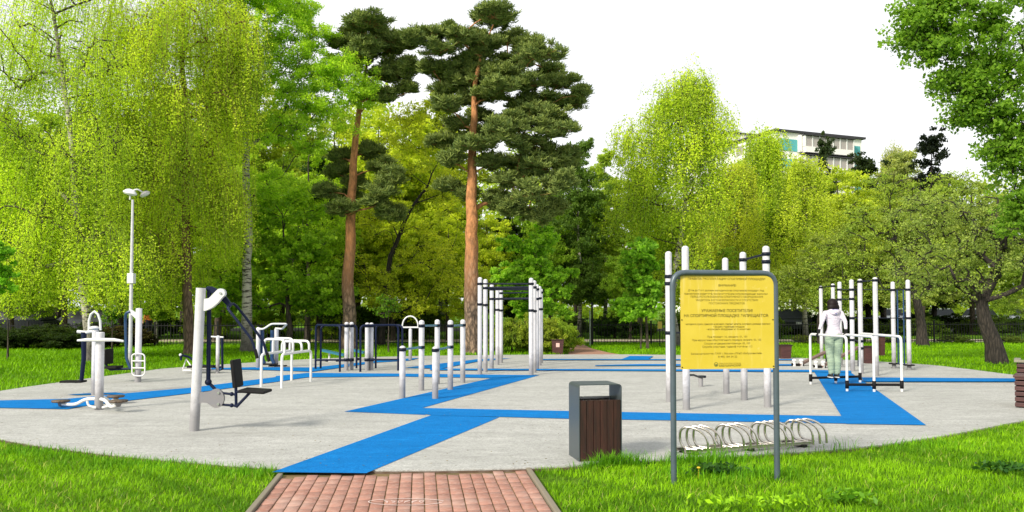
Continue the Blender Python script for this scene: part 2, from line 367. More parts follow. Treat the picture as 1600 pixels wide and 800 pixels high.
def tufts(rg, pos, size, m=7):
    n = len(pos); P_ = np.repeat(pos, m, 0); k = len(P_); d = rg.normal(size=(k, 3)); d[:, 2] = np.abs(d[:, 2]) * .9 + .15; d /= np.linalg.norm(d, axis=1)[:, None]
    s = size * (.7 + .6 * rg.random(k))[:, None]; side = np.cross(d, rg.normal(size=(k, 3))); side /= np.linalg.norm(side, axis=1)[:, None]
    v = np.empty((k, 4, 3)); v[:, 0] = P_ - side * s * .05; v[:, 1] = P_ + side * s * .05; v[:, 2] = P_ + d * s + side * s * .07; v[:, 3] = P_ + d * s - side * s * .07
    t = np.repeat(np.repeat(rg.random(n), m) * .7 + .3 * rg.random(k), 4)
    return v.reshape(-1, 3), np.arange(k * 4).reshape(k, 4), t
def grow(rg, trunk, rb, clumps, droop=0., above=1.5, tip=.012, wig=.12, minz=1.2):
    """greedy skeleton: every clump joins the nearest node that lies lower; radii from the load carried"""
    pts = [np.array(trunk[0], float)]; par = [-1]
    seg = []
    for a, b_ in zip(trunk, trunk[1:]):
        a = np.array(a, float); b_ = np.array(b_, float); m = max(1, int(np.linalg.norm(b_ - a) / .4))
        for i in range(1, m + 1): pts.append(a + (b_ - a) * i / m + rg.normal(size=3) * .015); par.append(len(pts) - 2)
    nt_ = len(pts); H = pts[-1][2]; chains = [list(range(nt_))]
    cl = sorted(range(len(clumps)), key=lambda i: np.linalg.norm(clumps[i][:2] - pts[0][:2]) + abs(rg.normal()) * .2)
    for ci in cl:
        c = clumps[ci]; A = np.array(pts); d = np.linalg.norm(A - c, axis=1); hd = np.linalg.norm(A[:, :2] - c[:2], axis=1)
        cost = d + above * np.maximum(0, A[:, 2] - c[2] + .35 * hd) + 50 * (A[:, 2] < minz)
        j = int(np.argmin(cost)); p = pts[j]; L = np.linalg.norm(c - p)
        if L < .15: continue
        m = max(2, int(L / .3)); up = np.array([0, 0, L * .14 * (1 - 2 * droop)]); ch = [j]; w1 = rg.normal(size=3) * wig * L * .5
        for i in range(1, m + 1):
            t = i / m; q = p + (c - p) * t + (up + w1) * math.sin(math.pi * t) + (rg.normal(size=3) * wig * .12 if i < m else 0); pts.append(q); par.append(ch[-1]); ch.append(len(pts) - 1)
        chains.append(ch)
    load = np.zeros(len(pts)); 
    kids = [0] * len(pts)
    for p in par:
        if p >= 0: kids[p] += 1
    for i in range(len(pts)):
        if kids[i] == 0: load[i] += 1
    for i in range(len(pts) - 1, 0, -1): load[par[i]] += load[i]
    rad = tip * np.maximum(load, 1) ** .5 + .003
    for i in range(nt_):
        t = i / (nt_ - 1); rad[i] = max(rb * (1 - t) ** .75 * (1 + .35 * math.exp(-pts[i][2] * 2.2)), tip)
    rad = np.minimum(rad, rb * 1.4)
    for ch in chains[1:]:
        for q in ch[1:]: rad[q] = min(rad[q], rad[ch[0]] * .8)
    vs = []; fs = []; ra = []
    for ci, ch in enumerate(chains):
        n = 12 if ci == 0 else 5; Pn = np.array([pts[i] for i in ch]); 
        if len(Pn) < 2: continue
        T = np.gradient(Pn, axis=0); T /= np.linalg.norm(T, axis=1)[:, None] + 1e-9
        u = np.cross(T[0], [0.3, .9, .1]); u /= np.linalg.norm(u)
        base = len(vs)
        for i in range(len(Pn)):
            u = u - T[i] * u.dot(T[i]); u /= np.linalg.norm(u); w_ = np.cross(T[i], u); r = rad[ch[i]] if i else min(rad[ch[0]] * .9, rad[ch[1]] * 1.5)
            if ci == 0: r = rad[ch[i]]
            for k in range(n):
                a = 2 * math.pi * k / n; rr = r * (1 + (.07 * math.sin(3 * a + i) if ci == 0 else 0))
                vs.append(Pn[i] + (u * math.cos(a) + w_ * math.sin(a)) * rr); ra.append(r)
        for i in range(len(Pn) - 1):
            for k in range(n): fs.append((base + i * n + k, base + i * n + (k + 1) % n, base + (i + 1) * n + (k + 1) % n, base + (i + 1) * n + k))
    return np.array(vs), np.array(fs), np.array(ra)
def twigs(rg, cen, ends, r=.006):
    """thin three-sided twigs from cen to ends"""
    a = cen; b_ = ends; n = len(a); t = b_ - a; s = np.cross(t, rg.normal(size=(n, 3))); s /= np.linalg.norm(s, axis=1)[:, None] + 1e-9
    s2 = np.cross(t, s); s2 /= np.linalg.norm(s2, axis=1)[:, None] + 1e-9
    v = np.empty((n, 6, 3)); k = 0
    for q, rr in ((a, r), (b_, r * .4)):
        for an in (0, 2.09, 4.19): v[:, k] = q + (s * math.cos(an) + s2 * math.sin(an)) * rr; k += 1
    f = np.array([[0, 1, 4, 3], [1, 2, 5, 4], [2, 0, 3, 5]]); fs = (np.arange(n)[:, None, None] * 6 + f[None]).reshape(-1, 4)
    return v.reshape(-1, 3), fs
def strands(rg, starts, lens, step, jit, out=.1, cen=None):
    ps = []; ta = []; tb = []
    for s, L in zip(starts, lens):
        o = (s[:2] - cen[:2]) if cen is not None else rg.normal(size=2); o = o / (np.linalg.norm(o) + 1e-6)
        sway = rg.normal(size=2) * .05; m = max(3, int(L / step)); t = np.linspace(0, 1, m)
        x = s[0] + (o[0] * out * np.sqrt(t) + sway[0] * t * L); y = s[1] + (o[1] * out * np.sqrt(t) + sway[1] * t * L); z = s[2] - L * t
        q = np.stack([x, y, z], 1); ps.append(q + rg.normal(size=q.shape) * jit); kk = q[::max(1, m // 5)]; ta.append(kk[:-1]); tb.append(kk[1:])
    return np.concatenate(ps), np.concatenate(ta), np.concatenate(tb)
def sample_blobs(rg, blobs, per):
    """blobs: (center vec, (rx,ry,rz)); returns clump centres biased to the outside"""
    o = []
    for c, r, *q in blobs:
        m = q[0] if q else per
        d = rg.normal(size=(m, 3)); d /= np.linalg.norm(d, axis=1)[:, None]; o.append(np.array(c) + d * (rg.random(m) ** .4)[:, None] * np.array(r))
    return np.concatenate(o)
def assemble(name, label, cat, base, trunk_geo, leaf_geos, barkM, leafM, color, group=None, trunkname='trunk'):
    root = thing(name, label, cat, base, group); off = np.array(base)
    tv, tf, tr = trunk_geo
    me = mesh_np('trunk', tv - off, tf, 4, True, {'rad': tr}); me.materials.append(barkM); place(bpy.data.objects.new(trunkname, me), root)
    V_ = []; F_ = []; T_ = []; k = 0
    for v, f, t in leaf_geos: V_.append(v); F_.append(f + k); T_.append(t); k += len(v)
    me = mesh_np('crown', np.concatenate(V_) - off, np.concatenate(F_), 4, False, {'tint': np.concatenate(T_)}); me.materials.append(leafM)
    cr = place(bpy.data.objects.new('crown', me), root); cr.color = (*color, 1)
    return root
def join_tubes(a, b_, r=.01):
    v, f, ra = a; v2, f2 = b_; return np.concatenate([v, v2]), np.concatenate([f, f2 + len(v)]), np.concatenate([ra, np.full(len(v2), r)])
def clump_tint(rg, pos, cen, idx_n, amt=.5):
    c = rg.random(len(cen)); return np.clip(np.repeat(c, idx_n) * amt + rg.random(len(pos)) * (1 - amt), 0, 1)
def broad(seed, name, label, base, trunk, rb, blobs, per, crad, nleaf, size, color, barkM=bark, group=None, up=.6, above=1.5, wig=.12, cat='tree', minz=1.2, tip=.012, ntw=5, asp=.62):
    rg = np.random.default_rng(seed); cen = sample_blobs(rg, blobs, per); cen = cen[cen[:, 2] > .25]
    tg = grow(rg, trunk, rb, cen, above=above, wig=wig, minz=minz, tip=tip)
    rad = np.full((len(cen), 3), crad) * (.7 + .6 * rg.random((len(cen), 1))); rad[:, 2] *= .6
    # sub-clumps give the crown gaps and ragged tips
    nleaf = int(nleaf * 1.55); sub = cluster_leaves(rg, cen, rad * 1.15, 8, 0); ns = max(1, nleaf // 8)
    sr = np.repeat(rad * .40, 8, 0); pos = cluster_leaves(rg, sub, sr, ns, 0)
    lt = leaf_quads(rg, pos, size, up, asp, tint=clump_tint(rg, pos, sub, ns))
    if ntw: tg = join_tubes(tg, twigs(rg, np.repeat(cen, 8, 0), sub, .007))
    return assemble(name, label, cat, base, tg, [lt], barkM, leaf, color, group)
def weeping(seed, name, label, base, trunk, rb, tops, nstr, lrange, color, step=.030, size=.064, barkM=barkb, group=None, fill=None, zmin=1.2, spread=.24):
    """tops: blobs holding the arching branch ends; strands hang from them"""
    rg = np.random.default_rng(seed); cen = sample_blobs(rg, tops, 34)
    tg = grow(rg, trunk, rb, cen, above=1.0, wig=.22, minz=2.5, tip=.017)
    nstr = max(5, int(nstr * .75)); st = np.repeat(cen, nstr, 0) + rg.normal(size=(len(cen) * nstr, 3)) * np.array([spread, spread, .3]); L = np.repeat(rg.uniform(*lrange, size=len(cen)), nstr) * rg.uniform(.65, 1.1, size=len(st)); L = np.minimum(L, np.maximum(st[:, 2] - zmin - rg.random(len(st)) * .9, .3))
    ct = np.repeat(rg.random(len(cen)), nstr); pos, a, b_ = strands(rg, st, L, step, .075, .25, np.array(trunk[0], float)); cnt = np.array([max(3, int(l / step)) for l in L])
    lt = leaf_quads(rg, pos, size, .2, .62, hang=.35, tint=np.clip(.72 * np.repeat(ct, cnt) + .28 * rg.random(len(pos)), 0, 1)); tg = join_tubes(tg, twigs(rg, a, b_, .005), .005)
    geos = [lt]
    if fill:
        c2 = sample_blobs(rg, fill[0], fill[1]); p2 = cluster_leaves(rg, c2, np.full((len(c2), 3), fill[2]), fill[3], 0); geos.append(leaf_quads(rg, p2, size * 1.1, .5, tint=clump_tint(rg, p2, c2, fill[3], .6) * .85))
    return assemble(name, label, 'tree', base, tg, geos, barkM, leaf, color, group)
def pine(seed, label, base, trunk, rb, pads, Y, ntuft, color, size=.17, barkM=barkp):
    rg = np.random.default_rng(seed); cen = []; rad = []; s = F / Y
    for (px, py, rx, ry, *q) in pads:
        c = np.array(V(px, py, Y)); dy = q[0] if q else rg.normal() * .9; c[1] += dy; cen.append(c); rad.append((rx / s, rx / s * 1.1, ry / s))
    cen = np.array(cen); rad = np.array(rad) * np.array([1.0, 1.0, 1.05]); tg = grow(rg, trunk, rb, cen - np.array([0, 0, .12]), above=.6, wig=.12, minz=4.5, tip=.022)
    sub = cluster_leaves(rg, cen, rad * 1.2, 54, 0, ex=.75); sr = np.tile([.13, .13, .08], (len(sub), 1)) * (.7 + rg.random((len(sub), 1)) * .9)
    pos = cluster_leaves(rg, sub, sr, ntuft, 0); tg = join_tubes(tg, twigs(rg, np.repeat(cen - [0, 0, .1], 54, 0), sub, .009), .01)
    return assemble('pine_tree', label, 'pine', base, tg, [tufts(rg, pos, size)], barkM, needle, color)

YG = (.70, .90, .08)     # fresh birch yellow-green
G1 = (.42, .64, .05); G2 = (.32, .50, .04); GD = (.07, .14, .03); GP = (.21, .28, .075); AP = (.38, .50, .12)
def tr(pts, Y): return [tuple(V(x, y, Y)) for x, y in pts]
def bl(px, py, rx, ry, Y, dy=0, n=None, ryd=None):
    s = F / Y; c = V(px, py, Y); c.y += dy; r = (rx / s, (ryd if ryd else rx / s), ry / s)
    return (tuple(c), r) if n is None else (tuple(c), r, n)
def gb(px, py):   # ground base + distance
    p = P(px, py); return p, p.y
# pine 2 (in front of the centre) and pine 1
p, Y = gb(738, 552)
pads = [(770, 26, 32, 10), (800, 42, 26, 10), (742, 42, 20, 8), (668, 62, 24, 10), (700, 55, 20, 9), (690, 84, 28, 8), (715, 100, 25, 9), (760, 68, 28, 10), (800, 88, 30, 11), (838, 108, 34, 11), (862, 92, 18, 8), (872, 130, 30, 10), (893, 155, 22, 8), (850, 160, 28, 9), (790, 120, 30, 11), (720, 125, 32, 11), (690, 135, 22, 8), (765, 150, 22, 9), (815, 165, 30, 11),
 (790, 190, 32, 13), (830, 195, 36, 14), (865, 215, 28, 12), (880, 250, 22, 14), (822, 230, 36, 15), (785, 225, 22, 11), (842, 265, 34, 15), (802, 288, 28, 15), (870, 290, 24, 15), (832, 310, 30, 15), (842, 338, 24, 11), (868, 322, 18, 11), (800, 328, 20, 11),
 (700, 172, 20, 8), (712, 192, 18, 8), (688, 215, 22, 10), (704, 250, 18, 10), (745, 236, 32, 7, -.9), (716, 215, 20, 8), (695, 285, 18, 8), (775, 255, 26, 10), (850, 185, 30, 10), (760, 105, 26, 9), (740, 85, 24, 9), (895, 232, 12, 9), (650, 75, 12, 7), (905, 152, 10, 6), (720, 70, 22, 8), (775, 48, 26, 10), (826, 68, 22, 9), (735, 150, 20, 8), (755, 200, 22, 8, .8), (820, 140, 30, 10), (700, 110, 26, 8), (748, 175, 20, 8), (730, 300, 16, 8, .8), (780, 310, 22, 12), (810, 255, 26, 12), (865, 185, 24, 10), (785, 150, 24, 9), (735, 110, 24, 8), (675, 100, 20, 7), (800, 210, 30, 12), (855, 240, 26, 13)]
pine(11, 'tall pine with orange upper trunk and wide dark crown', p, tr([(738, 553), (736, 400), (738, 240), (742, 130), (755, 70), (775, 30)], Y), .30, pads, Y, 13, GP)
p, Y = gb(547, 547)
pads = [(566, 36, 28, 9), (592, 46, 24, 9), (548, 58, 18, 9), (600, 68, 32, 10), (627, 90, 22, 10), (580, 86, 24, 8), (641, 110, 14, 8), (570, 100, 20, 8), (615, 120, 24, 9), (560, 76, 20, 9), (636, 140, 16, 8), (612, 100, 26, 9), (590, 60, 30, 9), (598, 260, 20, 12), (604, 300, 20, 14), (530, 300, 20, 12), (572, 232, 20, 10), (520, 262, 18, 10), (612, 335, 20, 12), (545, 45, 16, 8), (584, 145, 18, 8), (606, 155, 18, 9), (540, 330, 20, 10), (508, 300, 14, 10), (620, 70, 22, 9), (535, 75, 14, 7), (600, 120, 20, 8), (560, 110, 16, 7), (632, 62, 14, 7), (575, 60, 24, 8), (525, 240, 16, 10), (590, 320, 22, 12), (550, 280, 16, 10, .8), (616, 280, 16, 12)]
pine(12, 'slimmer leaning pine with a flat dark top left of the tall pine', p, tr([(547, 548), (543, 450), (549, 330), (553, 240), (562, 160), (575, 90), (568, 36)], Y), .26, pads, Y, 12, (.20, .27, .07), barkM=barkp)
# weeping birches on the left
p, Y = gb(140, 565)
weeping(21, 'birch', 'weeping birch with white trunk behind the white twister machine at far left', p, tr([(141, 566), (136, 500), (122, 400), (118, 300), (110, 200), (96, 110), (80, 0), (70, -110)], Y), .14,
        [bl(180, 400, 50, 30, Y), bl(40, 400, 60, 30, Y), bl(20, 60, 70, 90, Y), bl(100, -40, 80, 80, Y), bl(140, 90, 60, 60, Y), bl(30, 230, 70, 60, Y), bl(150, 230, 55, 60, Y), bl(70, 330, 70, 40, Y), bl(-40, 150, 60, 90, Y), bl(150, 360, 45, 40, Y)], 13, (.5, 2.1), YG, fill=([bl(50, 120, 100, 120, Y, dy=1.5), bl(60, 380, 80, 60, Y, dy=1.5), bl(0, 280, 60, 60, Y)], 14, .55, 330))
p, Y = gb(296, 555)
weeping(22, 'birch', 'big weeping birch with reddish brown trunk behind the lamp post', p, tr([(297, 556), (293, 450), (290, 300), (288, 190), (284, 90), (290, -40), (292, -160)], Y), .17,
        [bl(290, 60, 40, 60, Y, dy=-1.6, n=18), bl(300, 180, 40, 60, Y, dy=-1.5, n=16), bl(210, 60, 60, 70, Y), bl(300, 20, 70, 80, Y), bl(360, 60, 42, 70, Y), bl(180, 170, 50, 60, Y), bl(260, 180, 50, 70, Y), bl(350, 160, 40, 60, Y), bl(220, 270, 50, 50, Y), bl(310, 250, 50, 50, Y), bl(250, 350, 65, 40, Y), bl(250, 410, 60, 25, Y), bl(345, 300, 35, 30, Y), bl(290, -100, 80, 60, Y)], 16, (.5, 2.3), (.70, .88, .08), barkM=barkr, fill=([bl(230, 400, 70, 60, Y, dy=1.5), bl(330, 380, 40, 50, Y, dy=1.5), bl(280, 250, 90, 120, Y, dy=1.5), bl(270, 60, 100, 100, Y, dy=1.5)], 15, .55, 320))
p, Y = gb(384, 550)
broad(23, 'birch', 'light green birch with black and white trunk behind the chest press machine', p, tr([(386, 551), (385, 450), (388, 350), (384, 250), (383, 180), (392, 90), (410, 0), (415, -90)], Y), .19,
      [bl(400, -20, 50, 60, Y), bl(440, 60, 50, 60, Y), bl(390, 110, 35, 50, Y), bl(475, 140, 45, 40, Y), bl(450, 210, 50, 35, Y), bl(355, 30, 30, 60, Y), bl(500, 90, 50, 45, Y), bl(350, 150, 40, 60, Y), bl(430, 0, 60, 60, Y), bl(540, 125, 48, 38, Y, n=12), bl(480, 40, 28, 50, Y, n=8), bl(420, 290, 40, 25, Y, n=7), bl(572, 150, 25, 25, Y, n=6), bl(510, 180, 40, 30, Y, n=8)], 16, .62, 450, .07, (.48, .74, .055), barkM=barkb)
# right-hand birch, pale and tall
p, Y = gb(1062, 541)
weeping(24, 'birch', 'tall yellow-green birch with white trunk rising above the yellow notice board', p, tr([(1055, 541), (1048, 470), (1062, 380), (1072, 300), (1066, 230), (1060, 170), (1065, 118)], Y), .17,
        [bl(1060, 150, 38, 30, Y), bl(1005, 205, 38, 42, Y), bl(1105, 200, 36, 42, Y), bl(1055, 230, 60, 50, Y), bl(990, 290, 36, 46, Y), bl(1110, 290, 40, 50, Y), bl(1050, 330, 60, 50, Y), bl(1080, 130, 25, 18, Y), bl(1065, 400, 65, 45, Y)], 12, (.5, 1.7), (.62, .80, .065), step=.042, size=.088, zmin=2.2, fill=([bl(1060, 200, 50, 60, Y, dy=.4), bl(1050, 290, 70, 70, Y, dy=.6), bl(1055, 380, 70, 60, Y, dy=.6)], 18, .6, 300))
# leaning dark-limbed tree between the pines
p, Y = gb(602, 540)
broad(25, 'elm_tree', 'open leaning tree with dark crooked limbs between the two pines', p, tr([(596, 541), (600, 470), (610, 400), (640, 330), (668, 290), (690, 240)], Y), .15,
      [bl(640, 230, 50, 45, Y), bl(690, 300, 35, 40, Y), bl(600, 330, 45, 50, Y), bl(660, 390, 60, 50, Y), bl(590, 420, 50, 40, Y), bl(690, 430, 40, 40, Y), bl(650, 180, 30, 25, Y), bl(640, 470, 70, 25, Y)], 11, .6, 150, .09, (.60, .68, .055), barkM=barkd, wig=.3)
# young maple beside the gate and bright undergrowth
p, Y = gb(1012, 546)
broad(26, 'young_maple', 'slim young maple with bright green leaves beside the gate', p, tr([(1012, 546), (1010, 500), (1005, 440), (1000, 395)], Y), .05,
      [bl(1000, 400, 28, 24, Y), bl(1000, 440, 38, 28, Y), bl(1000, 478, 42, 22, Y)], 14, .42, 190, .13, (.28, .56, .045), asp=.85)
p, Y = gb(832, 545)
broad(27, 'young_maple', 'bushy bright green maple behind the pull-up posts and brown bin', p, tr([(840, 546), (838, 480), (836, 420), (832, 370)], Y), .07,
      [bl(830, 385, 40, 35, Y), bl(850, 430, 45, 35, Y), bl(805, 440, 45, 35, Y), bl(835, 480, 60, 25, Y)], 16, .45, 200, .13, (.34, .62, .05), asp=.85)
p, Y = gb(448, 545)
broad(28, 'maple_tree', 'broad layered green maple behind the white stepped rails', p, tr([(452, 546), (450, 480), (446, 400), (440, 320)], Y), .12,
      [bl(440, 330, 60, 30, Y), bl(400, 390, 60, 35, Y), bl(480, 390, 55, 35, Y), bl(440, 440, 85, 25, Y), bl(390, 470, 50, 18, Y), bl(500, 465, 45, 18, Y)], 16, .55, 260, .12, (.38, .62, .045), asp=.8)
# apple trees on the right
p, Y = gb(1557, 568)
broad(31, 'apple_tree', 'old apple tree with thick leaning dark trunk at the right lawn edge', p, tr([(1558, 570), (1552, 535), (1538, 500), (1534, 470), (1552, 435), (1562, 400), (1556, 350), (1560, 310)], Y), .23,
      [bl(1560, 330, 60, 45, Y), bl(1490, 360, 55, 50, Y), bl(1430, 420, 45, 40, Y), bl(1500, 440, 60, 30, Y), bl(1600, 400, 60, 50, Y), bl(1640, 340, 60, 60, Y), bl(1450, 330, 45, 35, Y), bl(1560, 400, 70, 30, Y)], 22, .45, 70, .066, AP, barkM=barkd, wig=.35, above=1.0, tip=.022, minz=.9)
p, Y = gb(1442, 541)
broad(32, 'apple_tree', 'spreading apple tree with grey-green leaves behind the tall wall bars', p, tr([(1442, 541), (1440, 510), (1432, 470), (1410, 430), (1400, 380), (1390, 320)], Y), .2,
      [bl(1400, 300, 60, 35, Y), bl(1350, 350, 60, 40, Y), bl(1300, 410, 50, 40, Y), bl(1420, 380, 60, 45, Y), bl(1370, 440, 75, 30, Y), bl(1470, 300, 45, 35, Y), bl(1480, 410, 50, 40, Y), bl(1310, 460, 45, 20, Y)], 20, .55, 85, .085, (.40, .54, .09), barkM=barkd, wig=.3, above=1.0, tip=.024, minz=1.0)
p, Y = gb(1290, 539)
broad(33, 'apple_tree', 'low apple tree with dense small leaves behind the exercising woman', p, tr([(1286, 539), (1282, 500), (1290, 450), (1300, 400)], Y), .17,
      [bl(1280, 400, 55, 35, Y), bl(1240, 440, 50, 35, Y), bl(1320, 440, 50, 35, Y), bl(1280, 470, 70, 16, Y), bl(1330, 380, 40, 30, Y)], 20, .5, 105, .085, (.34, .44, .08), barkM=barkd, wig=.3, minz=1.0)
# big linden overhanging from the right
Y = 14.0; p = Vector(V(1760, 478, Y)); p.z = 0
broad(34, 'linden_tree', 'dark green broadleaf tree overhanging the upper right corner', p, [tuple(p), (p.x, Y, 3), (p.x - .2, Y, 6), (p.x - .5, Y, 8.6)], .25,
      [bl(1438, 20, 26, 18, Y, n=8), bl(1428, 62, 22, 12, Y, n=7), bl(1472, 25, 48, 30, Y), bl(1462, 75, 34, 22, Y), bl(1532, 60, 50, 45, Y), bl(1502, 125, 32, 22, Y), bl(1567, 120, 50, 40, Y), bl(1622, 60, 50, 60, Y), bl(1537, 178, 26, 18, Y), bl(1592, 190, 45, 40, Y), bl(1572, 235, 30, 18, Y), bl(1622, 270, 45, 45, Y), bl(1612, 330, 32, 35, Y), bl(1682, 150, 60, 90, Y), bl(1702, 280, 60, 80, Y), bl(1582, -40, 90, 45, Y), bl(1472, -20, 40, 20, Y)], 15, .38, 150, .066, (.24, .44, .045), barkM=barkd, wig=.25, tip=.012, asp=.7)
# bright sprig of a young tree at the left frame edge
p, Y = gb(-28, 580)
broad(35, 'young_maple', 'bright green young tree poking in at the left edge', p, tr([(-28, 580), (-26, 480), (-20, 400)], Y), .05,
      [bl(-15, 400, 26, 25, Y), bl(-15, 440, 28, 24, Y), bl(-40, 420, 40, 40, Y)], 14, .28, 170, .085, (.26, .58, .04), asp=.8)
# bare-stemmed saplings on the lawn
for px, py, top, lab in ((12, 561, 470, 'thin brown sapling stem on the lawn at far left'), (1001, 546, 470, 'thin dark sapling stem beside the young maple near the gate'), (607, 552, 480, 'thin pale sapling behind the blue parallel bars'), (175, 553, 490, 'thin crooked sapling behind the white pendulum machine')):
    p, Y = gb(px, py)
    broad(int(px) + 400, 'sapling', lab, p, tr([(px, py), (px + 1, (py + top) / 2), (px - 1, top)], Y), .028, [bl(px, top, 14, 16, Y)], 6, .3, 70, .09, (.17, .34, .03), ntw=2, minz=.8)

# background trees: five kinds built once, then copied with their parts
def kind(seed, typ, h=11.0):
    rg = np.random.default_rng(seed); Z = (0, 0, 0)
    tk = [(0, 0, 0), (.1, .05, h * .3), (-.1, .1, h * .6), (.05, 0, h * .97)]
    if typ == 'round': return broad(seed, 'broadleaf_tree', 'x', Z, tk, .17, [((0, 0, h * .75), (2.2, 2.2, 2.4)), ((1, 0, h * .5), (2.4, 2.2, 2.0)), ((-1.1, .4, h * .45), (2.2, 2.2, 2.0)), ((0, -.4, h * .27), (2.4, 2.4, 1.0), 8)], 26, .95, 400, .145, G1)
    if typ == 'tall': return broad(seed, 'broadleaf_tree', 'x', Z, tk, .15, [((0, 0, h * .88), (1.0, 1.0, 1.4), 10), ((.3, 0, h * .68), (1.6, 1.6, 1.8)), ((-.3, 0, h * .46), (1.9, 1.9, 1.8)), ((0, 0, h * .28), (1.8, 1.8, 1.3))], 26, .8, 380, .14, G1, barkM=barkb)
    if typ == 'weep': return weeping(seed, 'birch', 'x', Z, tk, .14, [((0, 0, h * .93), (.8, .8, .8)), ((0, 0, h * .75), (1.7, 1.7, 1.5)), ((0, 0, h * .55), (2.1, 2.1, 1.5)), ((.4, 0, h * .42), (2.3, 2.3, 1.0))], 14, (.8, 2.6), YG, step=.045, size=.11)
    if typ == 'dark': return broad(seed, 'spruce', 'x', Z, tk, .16, [((0, 0, h * .9), (.6, .6, 1.0), 8), ((0, 0, h * .7), (1.2, 1.2, 1.4)), ((0, 0, h * .45), (1.7, 1.7, 1.6)), ((0, 0, h * .25), (1.9, 1.9, 1.2))], 24, .7, 300, .16, GD, barkM=barkd, up=.9)
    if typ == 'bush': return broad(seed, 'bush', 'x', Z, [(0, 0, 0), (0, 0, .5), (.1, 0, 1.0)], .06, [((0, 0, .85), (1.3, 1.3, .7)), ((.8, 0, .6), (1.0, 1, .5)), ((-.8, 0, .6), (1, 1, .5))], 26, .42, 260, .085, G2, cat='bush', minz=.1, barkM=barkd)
KH = {'round': 11., 'tall': 11., 'weep': 11., 'dark': 11., 'bush': 1.5}
protos = {}
def put(typ, px, Y, toppy, label, color, wide=1., group='trees beyond the fence', rot=None, base=None):
    key = typ
    first = key not in protos
    if first: protos[key] = kind(hash_seed[typ], typ, KH[typ])
    src = protos[key]
    if first: o = src; ch = {c.name.split('.')[0]: c for c in src.children}
    else:
        o = src.copy(); C.objects.link(o); ch = {}
        for c in src.children:
            d = c.copy(); C.objects.link(d); d.parent = o; ch[c.name.split('.')[0]] = d
    h = V(px, toppy, Y).z; s = h / KH[typ]
    o.location = ((px - 800) / F * Y, Y, 0); o.scale = (s * wide, s * wide, s); o.rotation_euler = (0, 0, rot if rot is not None else (px * 1.7) % 6.28)
    tag(o, label, 'bush' if typ == 'bush' else 'tree', group); ch['crown'].color = (*color, 1)
    return o
hash_seed = {'round': 51, 'tall': 52, 'weep': 53, 'dark': 54, 'bush': 55}
